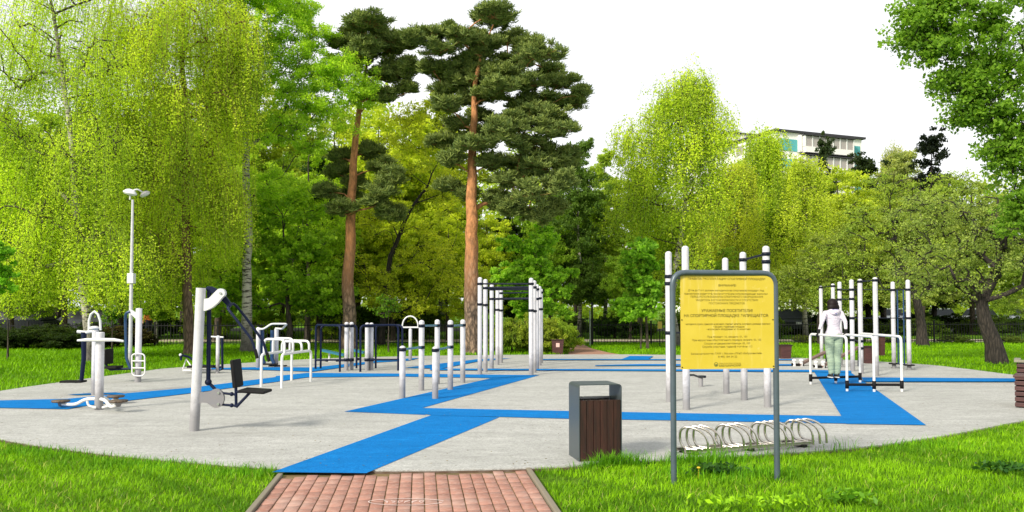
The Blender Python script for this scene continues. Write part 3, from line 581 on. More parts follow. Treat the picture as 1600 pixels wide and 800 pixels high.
B = [
 ('round', 20, 38, 330, 'mid-green rounded tree behind the far left weeping birch', G1, 1.1),
 ('round', 190, 40, 260, 'rounded tree in the gap between the two weeping birches', G2, 1.0),
 ('tall', 245, 34, 300, 'dark-trunked slender tree behind the lamp post', G2, .9),
 ('tall', 350, 42, 150, 'slender tree filling the gap left of the black and white birch', G1, 1.),
 ('round', 440, 44, 230, 'leafy tree standing behind the layered maple', (.36, .54, .05), 1.),
 ('dark', 500, 37, 240, 'dark spruce left of the slimmer pine', (.06, .13, .025), 1.2),
 ('round', 560, 48, 190, 'yellowish tree showing behind the slimmer pine', (.60, .72, .055), 1.1),
 ('round', 640, 44, 215, 'tree with olive spring leaves behind the leaning dark-limbed tree', (.60, .72, .055), 1.0),
 ('tall', 690, 52, 150, 'slender tree rising behind the gap of the two pines', (.42, .52, .05), 1.2),
 ('round', 760, 42, 330, 'olive green tree behind the tall pine trunk', (.60, .72, .055), 1.),
 ('dark', 800, 46, 300, 'dark spruce right of the tall pine trunk', GD, 1.2),
 ('tall', 905, 42, 216, 'slim dark-topped tree right of the tall pine crown', (.14, .25, .04), .8),
 ('tall', 945, 46, 235, 'pale leafing tree left of the tall yellow-green birch', (.44, .60, .07), .9),
 ('round', 900, 54, 300, 'far rounded tree above the gate', (.40, .58, .06), 1.),
 ('round', 985, 40, 360, 'fresh green tree behind the young maple at the gate', (.32, .52, .05), .9),
 ('weep', 1150, 40, 258, 'drooping yellow-green birch right of the tall birch', (.58, .68, .06), 1.1),
 ('weep', 1200, 44, 205, 'drooping golden birch in front of the apartment block', (.56, .74, .06), 1.05),
 ('weep', 1258, 42, 246, 'drooping golden birch right under the row of balcony windows', (.60, .74, .07), 1.1),
 ('dark', 1293, 60, 210, 'small dark spruce standing before the balcony windows', (.06, .10, .035), .5),
 ('round', 1310, 47, 254, 'golden-green rounded tree left of the dark bushy tree', (.58, .70, .07), 1.),
 ('dark', 1355, 50, 240, 'dark bushy tree against the sky right of the apartment block', (.05, .08, .03), 1.1),
 ('tall', 1415, 52, 232, 'pale thin birch against the sky right of the dark bushy tree', (.44, .52, .16), .8),
 ('dark', 1460, 50, 205, 'darkest treetop against the sky left of the overhanging branches', (.03, .045, .03), .9),
 ('round', 1520, 46, 270, 'grey-green tree behind the thick-trunked apple tree', (.30, .40, .09), 1.1),
 ('round', 1610, 40, 330, 'leafy tree behind the apple tree at the right edge', (.26, .40, .05), 1.),
 ('round', 1130, 37, 380, 'low green tree between the notice board and the drooping birches', (.38, .56, .06), .9),
 ('round', 290, 46, 120, 'far tree glimpsed through the reddish weeping birch', (.36, .50, .05), 1.1),
 ('round', 400, 50, 90, 'tall yellow-green tree behind the black and white birch', (.42, .54, .05), 1.0),
 ('round', 520, 54, 170, 'far yellow-green tree behind the dark spruce', (.42, .54, .05), 1.0),
 ('round', 615, 38, 300, 'low olive tree beyond the fence behind the arch machine', (.60, .72, .055), 1.),
 ('round', 700, 38, 330, 'low golden-olive tree beside the tall pine trunk', (.60, .72, .055), .9),
 ('round', 860, 44, 280, 'bright green tree behind the two rows of pull-up posts', (.34, .54, .05), 1.),
 ('tall', 1000, 52, 260, 'far slim tree behind the tall yellow-green birch', (.36, .50, .06), 1.2),
 ('round', 1090, 46, 290, 'full light green tree behind the tall yellow-green birch', (.44, .58, .06), 1.1),
 ('round', 1180, 56, 262, 'far golden tree below the roof end of the apartment block', (.52, .58, .07), 1.2),
 ('round', 1240, 52, 262, 'golden green tree below the teal panel of the apartment block', (.50, .68, .07), 1.2),
 ('round', 1380, 56, 262, 'far green tree below the dark bushy tree', (.38, .48, .08), 1.2),
 ('round', 1440, 44, 285, 'grey-green tree behind the spreading apple tree', (.34, .44, .09), 1.1),
 ('weep', 1400, 54, 232, 'pale feathery birch left of the darkest treetop', (.48, .54, .16), .7),
 ('round', 1342, 49, 252, 'rounded green tree hiding the right end of the apartment block', (.44, .56, .06), .9),
 ('round', 480, 35, 210, 'full light green tree between the black and white birch and the slimmer pine', (.44, .66, .05), .85),
 ('round', 590, 40, 165, 'light olive tree directly behind the slimmer pine trunk', (.60, .72, .055), .9),
 ('tall', 655, 42, 175, 'light green slender tree between the two pine trunks', (.60, .72, .055), 1.1),
 ('round', 340, 38, 190, 'lime tree behind the right side of the reddish weeping birch', (.46, .66, .05), 1.),
 ('round', 100, 37, 240, 'lime tree low behind the far left weeping birch', (.44, .62, .05), 1.),
 ('round', 1168, 60, 236, 'far light tree covering the left roof slope of the apartment block', (.52, .68, .08), .9),
 ('round', -80, 36, 200, 'tall leafy tree beyond the left edge of the lawn', G1, 1.1),
 ('round', 90, 46, 160, 'far tree glimpsed through the far left weeping birch', (.38, .56, .06), 1.1),
]
for t, px, Y, ty, lab, col, wd in B: put(t, px, Y, ty, lab, col, wd)
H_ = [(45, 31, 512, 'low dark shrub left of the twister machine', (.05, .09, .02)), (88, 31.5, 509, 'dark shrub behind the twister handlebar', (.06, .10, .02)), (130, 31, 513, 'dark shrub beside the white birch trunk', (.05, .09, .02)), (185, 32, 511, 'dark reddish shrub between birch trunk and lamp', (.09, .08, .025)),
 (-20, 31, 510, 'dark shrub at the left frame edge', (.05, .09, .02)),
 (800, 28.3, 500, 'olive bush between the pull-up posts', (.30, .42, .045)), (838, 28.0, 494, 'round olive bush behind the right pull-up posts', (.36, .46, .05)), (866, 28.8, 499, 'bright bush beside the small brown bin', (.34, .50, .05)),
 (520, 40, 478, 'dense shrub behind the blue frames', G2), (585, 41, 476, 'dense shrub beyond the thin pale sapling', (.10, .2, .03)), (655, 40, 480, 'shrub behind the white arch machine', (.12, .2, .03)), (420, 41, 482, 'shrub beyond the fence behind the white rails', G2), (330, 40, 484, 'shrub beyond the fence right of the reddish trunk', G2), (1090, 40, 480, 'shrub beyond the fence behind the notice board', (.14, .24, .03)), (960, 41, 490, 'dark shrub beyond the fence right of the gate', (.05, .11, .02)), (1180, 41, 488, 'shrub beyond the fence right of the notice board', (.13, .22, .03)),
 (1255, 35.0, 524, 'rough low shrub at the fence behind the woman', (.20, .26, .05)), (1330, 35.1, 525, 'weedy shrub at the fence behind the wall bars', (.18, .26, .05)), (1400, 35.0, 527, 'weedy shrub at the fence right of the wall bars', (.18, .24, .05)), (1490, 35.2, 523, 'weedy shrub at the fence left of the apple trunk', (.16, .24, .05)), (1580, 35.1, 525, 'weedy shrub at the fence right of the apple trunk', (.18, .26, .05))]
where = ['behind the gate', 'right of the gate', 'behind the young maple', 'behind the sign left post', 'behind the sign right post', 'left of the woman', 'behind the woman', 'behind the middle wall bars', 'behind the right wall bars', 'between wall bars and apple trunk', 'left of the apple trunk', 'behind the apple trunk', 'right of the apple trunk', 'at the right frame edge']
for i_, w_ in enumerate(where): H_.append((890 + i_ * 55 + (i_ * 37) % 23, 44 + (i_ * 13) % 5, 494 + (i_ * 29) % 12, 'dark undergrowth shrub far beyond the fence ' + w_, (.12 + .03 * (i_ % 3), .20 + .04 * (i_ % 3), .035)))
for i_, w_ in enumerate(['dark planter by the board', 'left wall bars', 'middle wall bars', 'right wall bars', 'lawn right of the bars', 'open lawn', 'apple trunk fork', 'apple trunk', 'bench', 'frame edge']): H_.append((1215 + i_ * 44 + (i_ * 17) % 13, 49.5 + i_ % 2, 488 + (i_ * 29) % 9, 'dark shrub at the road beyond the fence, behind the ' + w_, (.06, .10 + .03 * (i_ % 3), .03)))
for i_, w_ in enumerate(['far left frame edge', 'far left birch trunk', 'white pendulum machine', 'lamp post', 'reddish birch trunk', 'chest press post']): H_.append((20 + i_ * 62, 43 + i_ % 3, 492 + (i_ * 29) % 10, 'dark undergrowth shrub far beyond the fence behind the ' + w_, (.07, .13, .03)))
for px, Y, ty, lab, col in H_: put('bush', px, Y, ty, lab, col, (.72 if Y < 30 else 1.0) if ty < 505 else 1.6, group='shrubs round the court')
# far wood: one mass behind everything
rg = np.random.default_rng(77); n = 3000
cen = np.stack([rg.uniform(-75, 85, n), rg.uniform(64, 88, n), rg.random(n) * 22 + .4], 1)
px_ = cen[:, 0] / cen[:, 1]; top = np.where(px_ < -.16, 19.5, np.where(px_ < .06, 15.5, np.where(px_ < .5, 10.5, 11.5))) * cen[:, 1] / 75 + 1.6 * np.sin(cen[:, 0] * .35) + 1.2 * np.sin(cen[:, 0] * .9 + 1)
cen = cen[cen[:, 2] < top]
pos = cluster_leaves(rg, cen, np.tile([1.9, 1.9, 1.5], (len(cen), 1)), 105, 0); v, f, t = leaf_quads(rg, pos, .40, .5, tint=clump_tint(rg, pos, cen, 105, .6))
me = mesh_np('far_woods', v, f, 4, attrs={'tint': t}); me.materials.append(leaf); o = place(bpy.data.objects.new('far_woods', me)); o.color = (.42, .56, .06, 1)
tag(o, 'mass of far green woodland filling the horizon', 'woods', kind='stuff')
print('trees done')

# ------------------------------------------------------------ grass
def inpoly(x, y, poly):
    inside = np.zeros(len(x), bool); j = len(poly) - 1
    for i in range(len(poly)):
        xi, yi, xj, yj = poly[i][0], poly[i][1], poly[j][0], poly[j][1]
        c = ((yi > y) != (yj > y)) & (x < (xj - xi) * (y - yi) / (yj - yi + 1e-12) + xi); inside ^= c; j = i
    return inside
def blades(rg, x, y, h, wd, lean=.5):
    n = len(x); a = rg.random(n) * 6.283; dx, dy = np.cos(a), np.sin(a); sx, sy = -dy, dx
    v = np.empty((n, 5, 3)); hh = h; L = lean * h * (.3 + rg.random(n))
    for k, (t, ww) in enumerate(((0, 1), (0, 1), (.55, .75), (.55, .75))):
        s = -1 if k % 2 == 0 else 1
        v[:, k, 0] = x + dx * L * t * t + sx * wd * ww * s * .5; v[:, k, 1] = y + dy * L * t * t + sy * wd * ww * s * .5; v[:, k, 2] = hh * t
    v[:, 4, 0] = x + dx * L; v[:, 4, 1] = y + dy * L; v[:, 4, 2] = hh * .92
    return v
def grass_obj(name, label, rg, x, y, h, wd, color, tfun, lean=.6):
    v = blades(rg, x, y, h, wd, lean); n = len(x); i = np.arange(n)[:, None] * 5
    f = np.concatenate([i + np.array([[0, 1, 3, 2]]), i + np.array([[2, 3, 4, 4]])])
    me = bpy.data.meshes.new(name); me.vertices.add(n * 5); me.vertices.foreach_set('co', v.astype(np.float32).ravel())
    q = (i + np.array([[0, 1, 3, 2, 2, 3, 4]])).astype(np.int32); me.loops.add(n * 7); me.loops.foreach_set('vertex_index', q.ravel())
    me.polygons.add(n * 2); ls = (np.arange(n)[:, None] * 7 + np.array([[0, 4]])).astype(np.int32); me.polygons.foreach_set('loop_start', ls.ravel())
    at = me.attributes.new('tint', 'FLOAT', 'POINT'); at.data.foreach_set('value', np.repeat(tfun, 5).astype(np.float32))
    me.update(calc_edges=True); me.materials.append(grassm); o = place(bpy.data.objects.new(name, me)); o.color = (*color, 1)
    return tag(o, label, 'grass', kind='stuff')
CP = [(p.x, p.y) for p in COURT]
PP = [(pc + PN * s * (hw + .085) + PD * t) for s, t in ((-1, .2), (1, .2), (1, -6), (-1, -6))]; PP = [(p.x, p.y) for p in PP]
rg = np.random.default_rng(5)
def nz(x, y, s, ph=0):
    return (np.sin(x * s + ph) * np.cos(y * s * 1.3 + ph * 2) + np.sin((x + y) * s * 1.9 + ph) * .6 + np.sin((x * .7 - y) * s * 3.1) * .4) / 2
n = 330000; x = rg.uniform(-7.5, 9.5, n); y = 3.8 + (rg.random(n) ** 1.0) * 9.2
k = ~inpoly(x, y, CP) & ~inpoly(x, y, PP) & (np.abs(x) < y * .68 + .8); x, y = x[k], y[k]
tuft = np.clip(.5 + .5 * nz(x, y, 2.3), 0, 1); bare = (np.hypot((x - (P(870, 752).x)) / .32, (y - P(870, 752).y) / .16) < 1) & (rg.random(len(x)) < .85)
x, y, tuft = x[~bare], y[~bare], tuft[~bare]
right = x > 0
h = (.02 + .028 * rg.random(len(x)) + .03 * tuft * rg.random(len(x))) * np.where(right, 1.25, 1.0)
grass_obj('grass', 'bright green lawn grass in front of the court', rg, x, y, h, .0045 + .0045 * rg.random(len(x)), (.22, .47, .008), np.clip(rg.random(len(x)) * .6 + .95 * (np.clip(.5 + .6 * nz(x, y, 1.1, 2) + .5 * nz(x, y, 5.1, 1) + .3 * nz(x, y, 11, 3), 0, 1) - .32), 0, 1), 1.0)
n = 26000; x = rg.uniform(-7.5, 9.5, n); y = 4.5 + rg.random(n) * 8; k = ~inpoly(x, y, CP) & ~inpoly(x, y, PP) & (np.abs(x) < y * .68 + .8); x, y = x[k], y[k]; k = rg.random(len(x)) < np.clip(.32 + .5 * nz(x, y, 1.7, 4), 0.03, 1); x, y = x[k], y[k]
grass_obj('grass', 'pale dry blades mixed into the lawn in front of the court', rg, x, y, .03 + .05 * rg.random(len(x)), .005 + .003 * rg.random(len(x)), (.42, .46, .12), rg.random(len(x)), 1.3)
n = 240000; x = rg.uniform(-26, 28, n); y = 12 + (rg.random(n) ** .9) * 24
k = ~inpoly(x, y, CP) & (np.abs(x) < y * .68 + 2) & ~inpoly(x, y, [(p.x, p.y) for p in (P(880, 558), P(990, 558), P(950, 551), P(925, 545), P(914, 538), P(892, 538), P(884, 546))]); x, y = x[k], y[k]
tuft = np.clip(.5 + .5 * nz(x, y, 1.3), 0, 1)
grass_obj('grass', 'green lawn under the trees round the far side of the court', rg, x, y, .05 + .07 * rg.random(len(x)) * (.5 + tuft), .012 + .015 * rg.random(len(x)), (.22, .48, .005), np.clip(rg.random(len(x)) * .6 + .6 * (tuft - .3), 0, 1), .8)
# tall tufts: at the rack, the bin and the edge
tx = []; ty = []; th = []
for (px, py, n, s, hh) in [(1170, 712, 500, .25, .15), (1120, 722, 500, .25, .15), (1285, 704, 700, .16, .20), (1250, 706, 600, .18, .17), (1220, 708, 500, .2, .15), (1080, 725, 400, .2, .14), (945, 730, 500, .10, .17), (975, 728, 500, .12, .16), (920, 732, 220, .1, .12), (1140, 745, 900, .4, .12), (300, 730, 500, .6, .1), (385, 742, 400, .3, .11), (240, 725, 500, .5, .1), (1420, 700, 500, .5, .11), (60, 710, 600, .5, .1)]:
    c = P(px, py); tx.append(c.x + rg.normal(size=n) * s); ty.append(c.y + rg.normal(size=n) * s * .35); th.append(hh * (.5 + .7 * rg.random(n)))
x, y, h = map(np.concatenate, (tx, ty, th)); k = ~inpoly(x, y, CP) & ~inpoly(x, y, PP); x, y, h = x[k], y[k], h[k]
grass_obj('tall_grass', 'longer grass tufts along the near edge of the court', rg, x, y, h, np.full(len(x), .007), (.15, .40, .015), rg.random(len(x)), .7)
rg = np.random.default_rng(19); CPA = np.array(CP); n = 900; k = rg.integers(0, len(CPA), n); tcc = np.array([cc.x, cc.y]); q = CPA[k] + (tcc - CPA[k]) * (rg.random((n, 1)) ** 3 * .5 + .004) + rg.normal(size=(n, 2)) * .08
q = q[inpoly(q[:, 0], q[:, 1], CP)]; pos = np.stack([q[:, 0], q[:, 1], np.full(len(q), TOP + .03)], 1); v, f, t = leaf_quads(rg, pos, .035, 9, .55); v[:, 2] = TOP + .027 + (v[:, 2] - TOP - .03) * .15
me = mesh_np('leaf_litter', v, f, 4, attrs={'tint': t}); me.materials.append(leaf); o = place(bpy.data.objects.new('leaf_litter', me)); o.color = (.16, .12, .05, 1); tag(o, 'scattered bits of dry leaf litter on the court', 'litter', kind='stuff')
# broad-leaved weeds in the foreground right
rg = np.random.default_rng(8)
def weed(px, py, n, r, size, col, label):
    c = P(px, py); pos = np.stack([c.x + rg.normal(size=n) * r, c.y + rg.normal(size=n) * r * .5, .05 + rg.random(n) * .07], 1)
    v, f, t = leaf_quads(rg, pos, size, .9, .5); me = mesh_np('leaves', v - np.array([c.x, c.y, 0]), f, 4, attrs={'tint': t}); me.materials.append(grassm)
    root = thing('weed', label, 'weed', c); o = place(bpy.data.objects.new('leaves', me), root); o.color = (*col, 1)
weed(1140, 800, 110, .15, .055, (.30, .58, .02), 'bright lime broad-leaved weed at the bottom below the notice board')
weed(1230, 796, 110, .15, .055, (.30, .58, .02), 'bright lime weed right of the notice board at the bottom edge')
weed(1120, 745, 170, .12, .07, (.05, .14, .02), 'dark green weed just right of the left sign post')
weed(1330, 790, 130, .12, .07, (.16, .38, .02), 'broad-leaved weed in the grass at the bottom right')
weed(1570, 742, 120, .14, .07, (.05, .15, .02), 'dark weed in the grass near the right edge')
b = MB(); c = P(1091, 748); b.tube([c, c + Vector((.004, 0, .10))], .002, 5).ball(c + Vector((.004, 0, .105)), .018, 1, 1, .5)
tag(b.build('dandelion', paint('dandelion_yellow', (.8, .5, .02), .8), None, c), 'yellow dandelion in the grass by the left sign post', 'flower')
b = MB(); c = P(840, 752)
# chalk drawing on the bricks
chalk = MB(); c = P(634, 784, .0205)
def ribbon(pts, wd):
    for a, q in zip(pts, pts[1:]):
        d = (q - a).normalized(); s = Vector((-d.y, d.x, 0)) * wd / 2; chalk.add([a - s, a + s, q + s, q - s], [(0, 1, 2, 3)])
ribbon([c + Vector((.31 * math.cos(t) * (1 + .04 * math.sin(3 * t)), .11 * math.sin(t), 0)) for t in np.linspace(.2, 6.2, 40)], .009)
for k in range(6):
    u = -.17 + k * .06; ribbon([c + Vector((u + .02 * math.cos(t * 1.7 + k), .045 * math.sin(t), 0)) for t in np.linspace(0, 4, 9)], .006)
tag(chalk.build('chalk_drawing', paint('white_chalk', (.72, .62, .58), .95, dirt=.9, dcol=(.5, .3, .24)), None, c), 'faint white chalk oval scribbled on the red bricks', 'chalk drawing')
print('grass done')

# ------------------------------------------------------------ equipment
G = 'white exercise posts'
def tz(y, Y, x=800): return V(x, y, Y).z
T0 = TOP
def postat(px, pyb, pyt):
    p = P(px, pyb, T0); return p, V(px, pyt, p.y).z - T0
def posts_thing(name, label, cat, specs, r=.054, bars=(), collars=(), barname='bar', group=None, barr=.02, barmat=None):
    """specs: (px, base y, top y); bars: (i, j, y on i, y on j[, radius]); collars: (i, y)"""
    pp = [postat(*s) for s in specs]; c = sum((q[0] for q in pp), Vector()) / len(pp)
    t = thing(name, label, cat, c, group)
    for p, h in pp: MB().post(p, h, r).build('post', white, t)
    done = set()
    for bb in bars:
        i, j, yi, yj = bb[:4]; rr = bb[4] if len(bb) > 4 else barr
        a = Vector(pp[i][0]); a.z = tz(yi, a.y, specs[i][0]); b2 = Vector(pp[j][0]); b2.z = tz(yj, b2.y, specs[j][0])
        d = (b2 - a).normalized() * r * .9
        MB().tube([a + d, b2 - d], rr, 10).build(barname, barmat or navyd, t)
        for k, q in ((i, a), (j, b2)):
            if (k, round(q.z, 1)) not in done: done.add((k, round(q.z, 1))); MB().collar(q, q.z, r + .012).build('collar', navyd, t)
    for i, y in collars:
        q = pp[i][0]; MB().collar(q, tz(y, q.y, specs[i][0]), r + .014).build('collar', navyd, t)
    return t, pp
# low stepped bars, two rows
posts_thing('step_bars', 'stepped row of three white posts with low blue bars, left row', 'exercise bars', [(628.6, 622, 540), (658.4, 610, 500), (683, 600, 499)], bars=[(0, 1, 546, 542.5), (1, 2, 509, 508.5)], group='stepped post rows', barmat=teal)
posts_thing('step_bars', 'stepped row of three white posts with low blue bars, right row', 'exercise bars', [(680, 623, 541), (703.6, 609, 500), (723, 598, 499)], bars=[(0, 1, 547, 542), (1, 2, 509, 508)], group='stepped post rows', barmat=teal)
# pull-up frame
Ls = [(749.8, 585, 433), (758.3, 581.5, 436), (768.3, 576.2, 444), (777.2, 570, 447.6), (782.8, 567, 452.6)]; Rs = [(830, 586, 434), (834.8, 582, 438), (839, 577, 444), (843, 571, 447), (845.4, 567.5, 451)]
posts_thing('pull_up_frame', 'tall double row of white posts with dark pull-up bars near the pine', 'pull-up frame', Ls + Rs,
  bars=[(0, 5, 443.5, 443.5), (1, 6, 450, 449, .03), (2, 7, 452, 452, .03), (3, 8, 467, 466, .03), (2, 7, 467, 467), (4, 9, 458, 457), (0, 1, 475.5, 476.5), (3, 4, 484, 485), (5, 6, 485, 486), (8, 9, 483, 483), (6, 7, 450, 453)])
# wall bars on the right
W = [(1284, 560, 446.7), (1303, 565, 443), (1313.5, 571, 440), (1332.5, 580, 436.5), (1345.7, 583.6, 435.7), (1369.6, 587, 433), (1397, 575, 440), (1420.8, 577.5, 437)]
wb, wp = posts_thing('wall_bars', 'cluster of eight tall white posts with thin dark bars at the right', 'wall bars', W,
  bars=[(0, 1, 449, 447, .014), (2, 3, 452.5, 452.5, .014), (2, 3, 468, 467, .014), (4, 5, 440, 438, .016), (3, 6, 452.5, 453, .012), (6, 7, 453, 452.5, .014), (3, 7, 497, 497, .012), (3, 4, 531, 533, .014)], collars=[(4, 544)])
for px, ex in ((1403, .3), (1416, .7)):
    a = wp[6][0].lerp(wp[7][0], ex); top = Vector((a.x, a.y, tz(453, a.y, px))); a = Vector((a.x, a.y, T0 + .12)); MB().tube([a, top], .018, 8).build('climbing_pole', blue, wb)
for k in (6, 7):
    q = wp[k][0]; MB().lathe(Vector((q.x, q.y, T0 + .1)), [(.05, 0), (.13, 0), (.13, .03), (.05, .03)]).build('foot_ring', black, wb)
a, c2 = wp[6][0].copy(), wp[7][0].copy(); a.z = c2.z = T0 + .115; MB().tube([a, c2], .014, 8).build('bar', navyd, wb)
# tall posts behind the notice board
S = [(1046, 627.5, 392.5), (1072.5, 640, 384), (1135, 615, 402.5), (1163, 625, 393.5), (1199.5, 636, 384)]
sb, sp_ = posts_thing('pull_up_frame', 'five tall white posts with dark clamps standing behind the yellow notice board', 'pull-up frame', S, r=.056,
  bars=[(3, 4, 406, 397, .018), (2, 3, 452, 447, .018), (1, 2, 436, 452, .018), (0, 1, 432, 436, .018), (0, 2, 520, 520, .016)], collars=[(0, 443), (4, 409)])
q = P(1095, 604, T0); MB().post(q, .2, .045).build('short_post', white, sb)
MB().tube([V(1076, 586, 13.2), V(1084, 586, 13.6), V(1092, 589, 14.4), V(1099, 589, 15.0)], .018, 8).lathe(V(1097, 588.5, q.y), [(.01, -.02), (.08, -.02), (.08, .02), (.01, .02)]).build('hook_arm', navyd, sb)
# double posts with the blue parallel bars
def blue_bars(label, posts, us, low, topy):
    pp = [postat(*s) for s in posts]; t = thing('parallel_bars', label, 'parallel bars', pp[0][0], 'blue parallel bars')
    for (p, h), s in zip(pp, posts):
        MB().post(p, h, .054).build('post', white, t)
        for y in (509, 562): MB().collar(p, tz(y, p.y, s[0]), .068, .07).build('collar', navyd, t)
    for (x0, y0, x1, y1) in us:
        a, c3 = P(x0, y0, T0), P(x1, y1, T0); za, zc = tz(topy, a.y, x0), tz(topy, c3.y, x1); z = (za + zc) / 2
        MB().tube([a, Vector((a.x, a.y, z)), Vector((c3.x, c3.y, z)), c3], .026, 10, fil=.12).build('rail', navy, t)
        m = a.lerp(c3, .5); p = pp[0][0] if abs(x0 - posts[0][0]) < abs(x0 - posts[1][0]) else pp[1][0]
        MB().tube([Vector((m.x, m.y, z)), Vector((p.x, p.y, z))], .022, 8).build('crosspiece', navy, t)
    x0, x1, y = low; MB().tube([V(x0, y, pp[0][0].y), V(x1, y, pp[0][0].y + .02)], .024, 8).build('low_rail', navy, t)
blue_bars('dark blue parallel bars joined to the left pair of white posts', [(541.2, 579, 503), (549, 578, 503)], [(493, 577, 531, 581), (501, 576.5, 557, 575.5)], (493, 549, 562.5), 508)
blue_bars('dark blue parallel bars joined to the right pair of white posts', [(573.4, 579, 504), (580, 578.5, 504)], [(563, 581, 622, 579), (587, 575.5, 628.5, 576)], (573, 622, 562), 508)
# blue sit-up benches
for x0, x1, y0, y1, yb, lab in ((502, 538, 545.5, 553.5, 565, 'teal blue sloping sit-up bench seen through the left blue frame'), (551, 569, 545.5, 549.5, 563, 'teal blue sit-up bench seen between the white post pairs')):
    c = P((x0 + x1) / 2, yb, T0); t = thing('sit_up_bench', lab, 'bench', c); Y = c.y
    a, d = V(x0, y0, Y), V(x1, y1, Y); b = MB(); b.prism([a + Vector((0, -.18, 0)), d + Vector((0, -.18, 0)), d + Vector((0, .18, 0)), a + Vector((0, .18, 0))], (0, 0, -.05)); b.build('board', teal, t)
    m = V(x0 + (x1 - x0) * .35, y0 + 4, Y); MB().tube([m, Vector((m.x, m.y, T0))], .03, 8).build('leg', white2, t)
    MB().tube([V(x0 + 8, yb - 1, Y), V(x1 - 10, yb - 1, Y)], .025, 8).build('base_bar', white2, t)
    for xx in (x0 + 9, x1 - 11): MB().ball(V(xx, yb - 1.5, Y), .05).build('foot', black, t)
# white arch machine
c = P(641, 563, T0); Y = c.y; t = thing('arch_machine', 'small white post with a round arch and crossbar behind the stepped posts', 'exercise machine', c)
MB().post(c, tz(513, Y) - T0, .05).build('post', white, t)
MB().tube([V(641 + 12.5 * math.cos(a), 513 - 19 * math.sin(a) ** .8, Y) for a in np.linspace(0.02, math.pi - .02, 15)], .022, 8).build('arch', white2, t)
MB().tube([V(627, 511.5, Y), V(656, 511.5, Y)], .024, 8).build('crossbar', white2, t)
# white stepped rails with hoops
c = P(447, 601, T0); t = thing('stepped_rails', 'low white tube rails bridged by four rounded hoops', 'exercise bars', c)
rails = []
for (xa, ya, xb, yb, y1, y2) in ((408, 604.5, 455.5, 594.5, 554, 547), (440, 606.5, 485.5, 596.5, 554, 547)):
    a, d = P(xa, ya, T0), P(xb, yb, T0); za, zb = tz(y1, a.y), tz(y2, d.y); z = (za + zb) / 2
    MB().tube([a, Vector((a.x, a.y, z)), Vector((d.x, d.y, z)), d], .027, 10, fil=.1).build('rail', white2, t); rails.append((a, d, z))
for tt, hh in ((.08, .30), (.36, .30), (.66, .22), (.93, .22)):
    p = rails[0][0].lerp(rails[0][1], tt); q = rails[1][0].lerp(rails[1][1], tt); z = rails[0][2]
    MB().tube([Vector((p.x, p.y, z)), Vector((p.x, p.y, z + hh)), Vector((q.x, q.y, z + hh)), Vector((q.x, q.y, z))], .025, 10, fil=.11).build('hoop', white2, t)
# cross-country machine behind the rails
c = P(403, 575, T0); Y = c.y; t = thing('ski_walker', 'white two-post walking machine with a bent white handlebar', 'exercise machine', c)
for px, yb, yt in ((403, 575, 511), (431.5, 573, 512)): p, h = postat(px, yb, yt); MB().post(p, h, .055).build('post', white, t)
MB().tube([V(404, 514, Y), V(412, 514, Y - .15), V(424, 506, Y - .2), V(448.5, 506, Y - .2), V(441, 514, Y), V(431, 513, Y + .3)], .025, 8, fil=.06).build('handlebar', white2, t)
for x0, x1 in ((409.5, 410), (425.5, 425)): MB().tube([V(x0, 516, Y + .1), V(x1, 560, Y + .1), V(x1 + 3, 568, Y + .1)], .05, 8).build('swing_arm', blue, t)
MB().box(V(418, 569, Y + .1), (.5, .14, .035)).build('foot_plate', black, t)
MB().box(V(434, 571.5, Y + .2), (.45, .16, .03)).build('foot_plate', black, t)
# stepper left of it
c = P(320, 583, T0); Y = c.y; t = thing('leg_press', 'low white machine with dark blue swinging plate behind the chest press', 'exercise machine', c)
p, h = postat(340, 583, 524); MB().post(p, h, .045).build('post', white, t)
MB().tube([V(330, 526, Y), V(349, 527, Y)], .02, 8).build('handle', white2, t)
MB().tube([V(347, 528, Y), V(347.5, 577, Y), V(340, 579, Y)], .03, 8).build('swing_arm', navy, t)
MB().tube([V(286, 579, Y), V(343, 579, Y)], .03, 8).build('base_bar', white2, t)
MB().tube([V(286, 577, Y), V(291, 561, Y), V(300, 574, Y)], .022, 8).build('brace', white2, t)
MB().tube([V(283, 563, Y - .1), V(282.5, 554.5, Y - .1), V(296, 558, Y), V(312, 571, Y), V(345, 574, Y)], .028, 8, fil=.05).build('link', navy, t)
MB().box(V(316, 572.5, Y), (.62, .3, .05)).build('platform', black, t)
MB().ball(V(282, 554.5, Y - .1), .035).build('knob', white2, t)
# waist twister (front) with its three turning discs
c = P(154.5, 640, T0); Y = c.y; t = thing('waist_twister', 'white post with handlebar and three round foot discs at left front', 'exercise machine', c)
MB().lathe(c, [(.064, -.02), (.064, tz(519, Y) - T0 - .02), (.058, tz(519, Y) - T0), (.001, tz(519, Y) - T0 + .004)]).build('post', white, t)
MB().tube([V(121, 532, Y - .1), V(135, 531, Y - .1), V(155, 531, Y - .1), V(178, 531, Y - .1), V(193, 533, Y - .1)], [.016, .026, .03, .026, .016], 10).build('handlebar', white2, t)
for x, y, dY in ((95, 626.5, .2), (181, 619, .75), (185, 626.5, -.35)):
    q = V(x, y, Y + dY); b = MB().lathe(Vector((q.x, q.y, q.z - .018)), [(.001, -.004), (.125, 0), (.135, .012), (.135, .03), (.001, .032)], 24); b.build('foot_disc', footwood, t)
    MB().lathe(Vector((q.x, q.y, q.z - .085)), [(.001, 0), (.03, .0), (.05, .066)]).build('disc_stub', greyplate, t)
    d = (Vector((q.x, q.y, 0)) - Vector((c.x, c.y, 0))); z0 = q.z - .05
    MB().tube([Vector((c.x, c.y, T0 + .17)), Vector((c.x, c.y, T0 + .16)) + d * .35, Vector((c.x, c.y, T0 + .06)) + d * .6, Vector((q.x, q.y, z0))], .026, 10, fil=.1).build('arm', white2, t)
